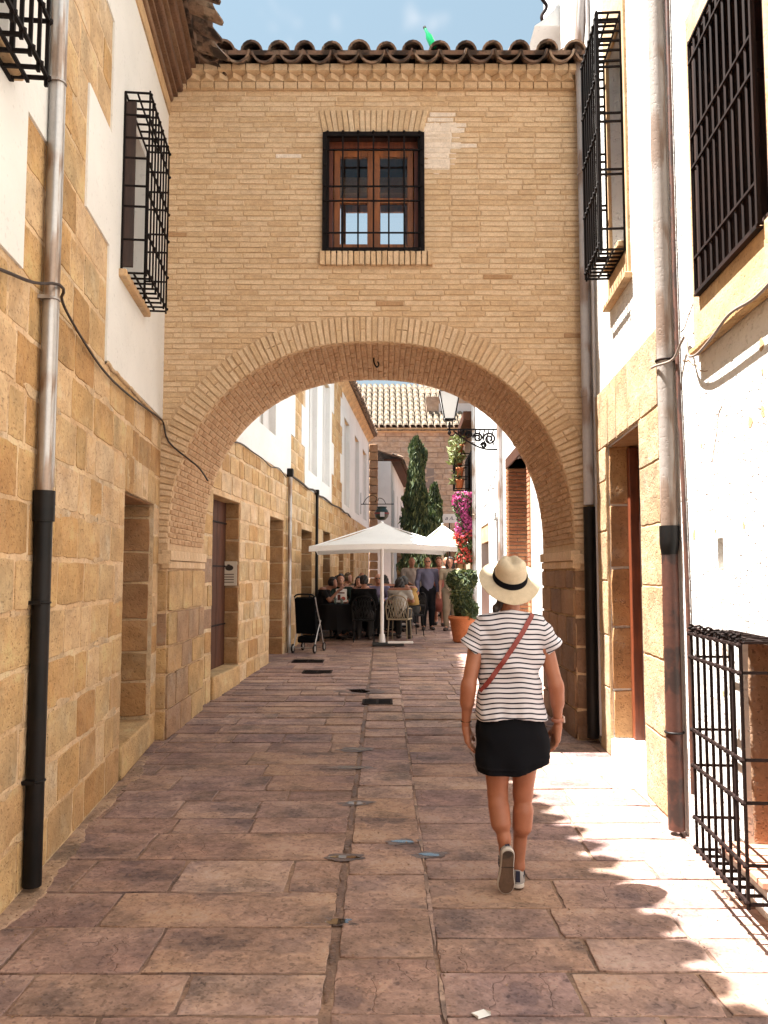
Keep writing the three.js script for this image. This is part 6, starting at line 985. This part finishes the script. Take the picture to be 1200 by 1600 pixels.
{
  const r = rng(81);
  const cyp = (label, X, Z, h, R) => {
    const o = thing('cypress_tree', label, 'cypress', onGround(X, Z), 0, undefined), lobes = [...Array(26)].map(() => [r() * 6.28, r(), .10 + r() * .16]);
    part('trunk', fin(new THREE.CylinderGeometry(.04, .13, h * .9, 8).translate(0, h * .45, 0)), C.woodBrown, o);
    const smp = q => { const t = Math.pow(q(), .85), a = q() * 6.283; let R1 = R * Math.pow(1 - t, .55) * (.55 + .5 * sstep(0, .15, t)); for (const [la, lt, lw] of lobes) R1 += R * .34 * Math.exp(-((a - la) ** 2) / .18 - ((t - lt) ** 2) / .004) * lw * 5; const k = Math.sqrt(q()) * (.85 + .2 * q()); return [Math.cos(a) * R1 * k, .35 + t * (h - .35), Math.sin(a) * R1 * k]; };
    part('crown', leafCloud(9500, r, smp, .12, { up: 2.2, aspect: 2.6 }), leafM([.045, .075, .022]), o); part('crown_tips', leafCloud(4200, r, q => { const p = smp(q); p[0] *= 1.1; p[2] *= 1.1; return p; }, .11, { up: 2.0, aspect: 2.8 }), leafM([.12, .15, .045]), o);  // tips in a brighter green, sunlight on the sprays painted as colour
  };
  cyp('tall slender cypress in front of the church wall', 1.44, 36, 7.0, .62); cyp('shorter cypress beside the tall one', 2.32, 36.8, 5.0, .42);
  // potted shrub
  const po = thing('potted_shrub', 'leafy green shrub in a large terracotta pot at the lane edge', 'potted plant', onGround(1.62, 17.1));
  const terra = mat([.50, .17, .065], { rough: .85, map: T.brick });
  const pot = part('pot', fin(lathe([[0, 0], [.17, 0], [.19, .03], [.255, .44], [.275, .45], [.285, .54], [.255, .545], [.24, .50], [0, .48]], 28)), terra, po); part('pot_rim', fin(new THREE.TorusGeometry(.278, .016, 8, 32).rotateX(PI / 2).translate(0, .50, 0)), terra, pot);
  for (let k = 0; k < 5; k++) part('stem', fin(tube([[0, .45, 0], [Math.sin(k * 1.3) * .08, .75, Math.cos(k * 1.3) * .08], [Math.sin(k * 1.3) * .22, 1.15, Math.cos(k * 1.3) * .22]], .012, 6, 10)), C.woodBrown, po);
  const ball = q => { let x, y, z; do { x = q() * 2 - 1; y = q() * 2 - 1; z = q() * 2 - 1; } while (lob.every(([a, b, c, R]) => hyp(x - a, y - b, z - c) > R)); return [x * .35, .96 + y * .50, z * .34]; }, lob = [...Array(15)].map(() => [(r() - .5) * 1.1, (r() - .5) * 1.5, (r() - .5) * 1.1, .22 + r() * .24]);
  part('foliage', leafCloud(2600, r, ball, .075, { up: .5 }), leafM([.045, .075, .02]), po); part('foliage', leafCloud(900, r, ball, .075, { up: .5 }), leafM([.16, .18, .055]), po);
  // bougainvillea falling from the corner
  const bo = thing('bougainvillea', 'pink and red bougainvillea hanging at the corner of the white house', 'flowering vine', [2.24, 1.9, -22.9]);
  const vine = q => { const t = q(), a = q() * 6.28, k = Math.sqrt(q()); return [Math.cos(a) * k * (.22 + .08 * Math.sin(t * 9)) + .05 * Math.sin(t * 7), t * 1.95, Math.sin(a) * k * .25]; };
  for (let k = 0; k < 4; k++) part('stem', fin(tube([[.2, 2.0, 0], [Math.sin(k) * .2, 1.4, Math.cos(k) * .15], [Math.sin(k * 2) * .15, .6, Math.cos(k * 2) * .12], [.05, .1, 0]], .012, 5, 16)), C.woodBrown, bo);
  part('leaves', leafCloud(900, r, vine, .07), leafM([.06, .10, .025]), bo);
  part('pink_blossoms', leafCloud(1500, r, q => { const p = vine(q); p[1] = .7 + p[1] * .65; p[0] *= 1.1; return p; }, .07, { aspect: 1.2 }), leafM([.50, .07, .24]), bo); part('red_blossoms', leafCloud(700, r, q => { const p = vine(q); p[1] *= .45; return p; }, .07, { aspect: 1.2 }), leafM([.65, .09, .06]), bo);
  // pots in an iron wall rack with trailing plants
  const rk = thing('pot_rack', 'iron wall rack stacked with terracotta pots and trailing plants', 'pot rack', [2.52, 4.1, -24.4], -PI / 2);
  for (const y of [0, .35, .7, 1.05]) { part('rack_bar', fin(rod([-.3, y, .42], [.3, y, .42], .016)), C.iron, rk); for (const s of [-.3, .3]) part('rack_bar', fin(rod([s, y, 0], [s, y, .42], .016)), C.iron, rk); }
  for (const s of [-.3, 0, .3]) part('rack_bar', fin(rod([s, 0, .42], [s, 1.1, .42], .014)), C.iron, rk);
  [[-.15, .02], [.15, .02], [-.15, .37], [.15, .37], [0, .72], [0, 1.08]].forEach(([x, y], i) => { const p = part('flower_pot', fin(lathe([[0, 0], [.08, 0], [.12, .22], [.135, .23], [.135, .27], [0, .26]], 14)), terra, rk, x, y, .26); part('trailing_leaves', leafCloud(i > 3 ? 60 : 9, r, q => [(q() - .5) * (i > 3 ? .9 : .3), .3 + (q() - (i > 3 ? .55 : .3)) * .35, (q() - .3) * .4], .10, { aspect: 3 }), leafM([.20, .22, .07]), p); });
}
// ---------------------------------------------------------------- small things on the paving
{
  const r = rng(91), wet = mat([.02, .015, .013], { rough: .04, clearcoat: 1, clearcoatRoughness: .02 });
  const damp = mat([.15, .095, .072], { map: T.pave, bump: T.paveB, bs: .012, rough: .4 });
  const blob = (a, c, q) => { const s = new THREE.Shape(), n = 26, ph = r() * 9; for (let i = 0; i < n; i++) { const t = i / n * 2 * PI, k = q * (1 + .22 * Math.sin(t * 2 + ph) + .14 * Math.sin(t * 5 + ph * 2) + .12 * (r() - .5)); const x = Math.cos(t) * a * k, y = Math.sin(t) * c * k; i ? s.lineTo(x, y) : s.moveTo(x, y); } s.closePath(); return fin(new THREE.ShapeGeometry(s).rotateX(-PI / 2)); };
  const puddle = (X, Z, a, c, label) => { const o = thing('puddle', label, 'puddle', [X, gy(Z) + .0028, -Z]); part('damp_edge', blob(a, c, 1.7), damp, o); part('water', blob(a, c, .9), wet, o, 0, .0014, 0); };
  puddle(.11, 5.03, .06, .03, 'small bright puddle in the joint left of the woman'); puddle(.26, 4.80, .065, .028, 'puddle in the joint closest to the trailing shoe'); puddle(-.22, 4.76, .08, .03, 'dark wet puddle in the gutter left of the bright ones'); puddle(-.20, 5.85, .08, .035, 'puddle in the gutter level with the grey cable shadow');
  puddle(-.26, 6.9, .10, .04, 'puddle in the gutter just before the bridge'); puddle(-.26, 7.6, .12, .05, 'long puddle at the foot of the bridge shadow'); puddle(-.32, 10.9, .16, .16, 'puddle under the bridge beyond the drain'); puddle(-.21, 3.9, .07, .03, 'damp hollow in the gutter nearest the camera');
  const grate = (label, X, Z, w, l) => { const o = thing('drain_grate', label, 'drain grate', onGround(X, Z)); part('frame', fin(merge([box(w, .012, .03, 0, .004, l / 2), box(w, .012, .03, 0, .004, -l / 2), box(.03, .012, l, -w / 2, .004, 0), box(.03, .012, l, w / 2, .004, 0), box(.03, .012, l, 0, .004, 0)])), C.ironRust, o); part('pit', fin(box(w, .006, l, 0, -.001, 0)), C.cable, o); for (let i = 1; i < 11; i++) part('bar', fin(box(w, .010, .012, 0, .006, -l / 2 + l * i / 11)), C.iron, o); };
  grate('iron drain grate in the middle of the lane under the bridge', -.08, 10.1, .34, .36); grate('iron drain grate by the wall in front of the pushchair', -1.28, 14.0, .5, .4); grate('iron drain grate just in front of the other wall grate', -1.02, 12.7, .42, .34);
  const pp = new THREE.BoxGeometry(.055, .0015, .045); pp.attributes.position.setY(0, .012); pp.attributes.position.setY(5, .01); pp.computeVertexNormals(); solo('paper_scrap', fin(pp, true), mat([.75, .74, .72]), 'crumpled white paper scrap on the paving in the foreground', 'paper', [.352, .006, -3.1], .5);
  // crumbs of stone and dry leaves along the foot of the left wall
  const lit = [], lr = rng(15); for (let i = 0; i < 420; i++) { const Z = 3 + lr() * 5, X = WL1.X(Z) + .03 + lr() * lr() * .5; lit.push(new THREE.TetrahedronGeometry(.002 + lr() * .005).scale(1.4, .6, 1).rotateY(lr() * 6).translate(X, .012, -Z)); }
  for (let i = 0; i < 300; i++) { const Z = 2.4 + lr() * 7, X = -1.6 + lr() * 3.4; lit.push(new THREE.TetrahedronGeometry(.003 + lr() * .005).scale(1.4, .6, 1).rotateY(lr() * 6).translate(X, .005, -Z)); }
  const l = new THREE.Mesh(fin(merge(lit), true), mat([.26, .16, .10])); l.name = 'grit'; l.userData = { kind: 'stuff', label: 'grit and dry crumbs scattered on the paving', category: 'grit' }; scene.add(l);
}
// ---------------------------------------------------------------- families of like things
const FAMILY = { cafe_chair: 'café chairs round the tables', cafe_table: 'café tables with dark cloths', drinking_glass: 'glasses on the café tables', drainpipe: 'drainpipes on the house walls', conduit: 'conduits on the sunny wall', window_cage: 'iron window cages', window_grille: 'iron window grilles', cable: 'cables along the walls', puddle: 'puddles in the paving joints', drain_grate: 'drain grates in the lane', parasol: 'café parasols', cypress_tree: 'cypresses before the church', stone_house: 'stone houses on the shaded side', white_house: 'white houses on the sunny side' };
for (const o of scene.children) { const k = o.name.replace(/_\d{3}$/, ''); if (FAMILY[k]) o.userData.group = FAMILY[k]; else if (k === 'person' && o.name !== 'person') o.userData.group = 'people at the café and in the lane'; }
shade(scene);
renderer.render(scene, camera);
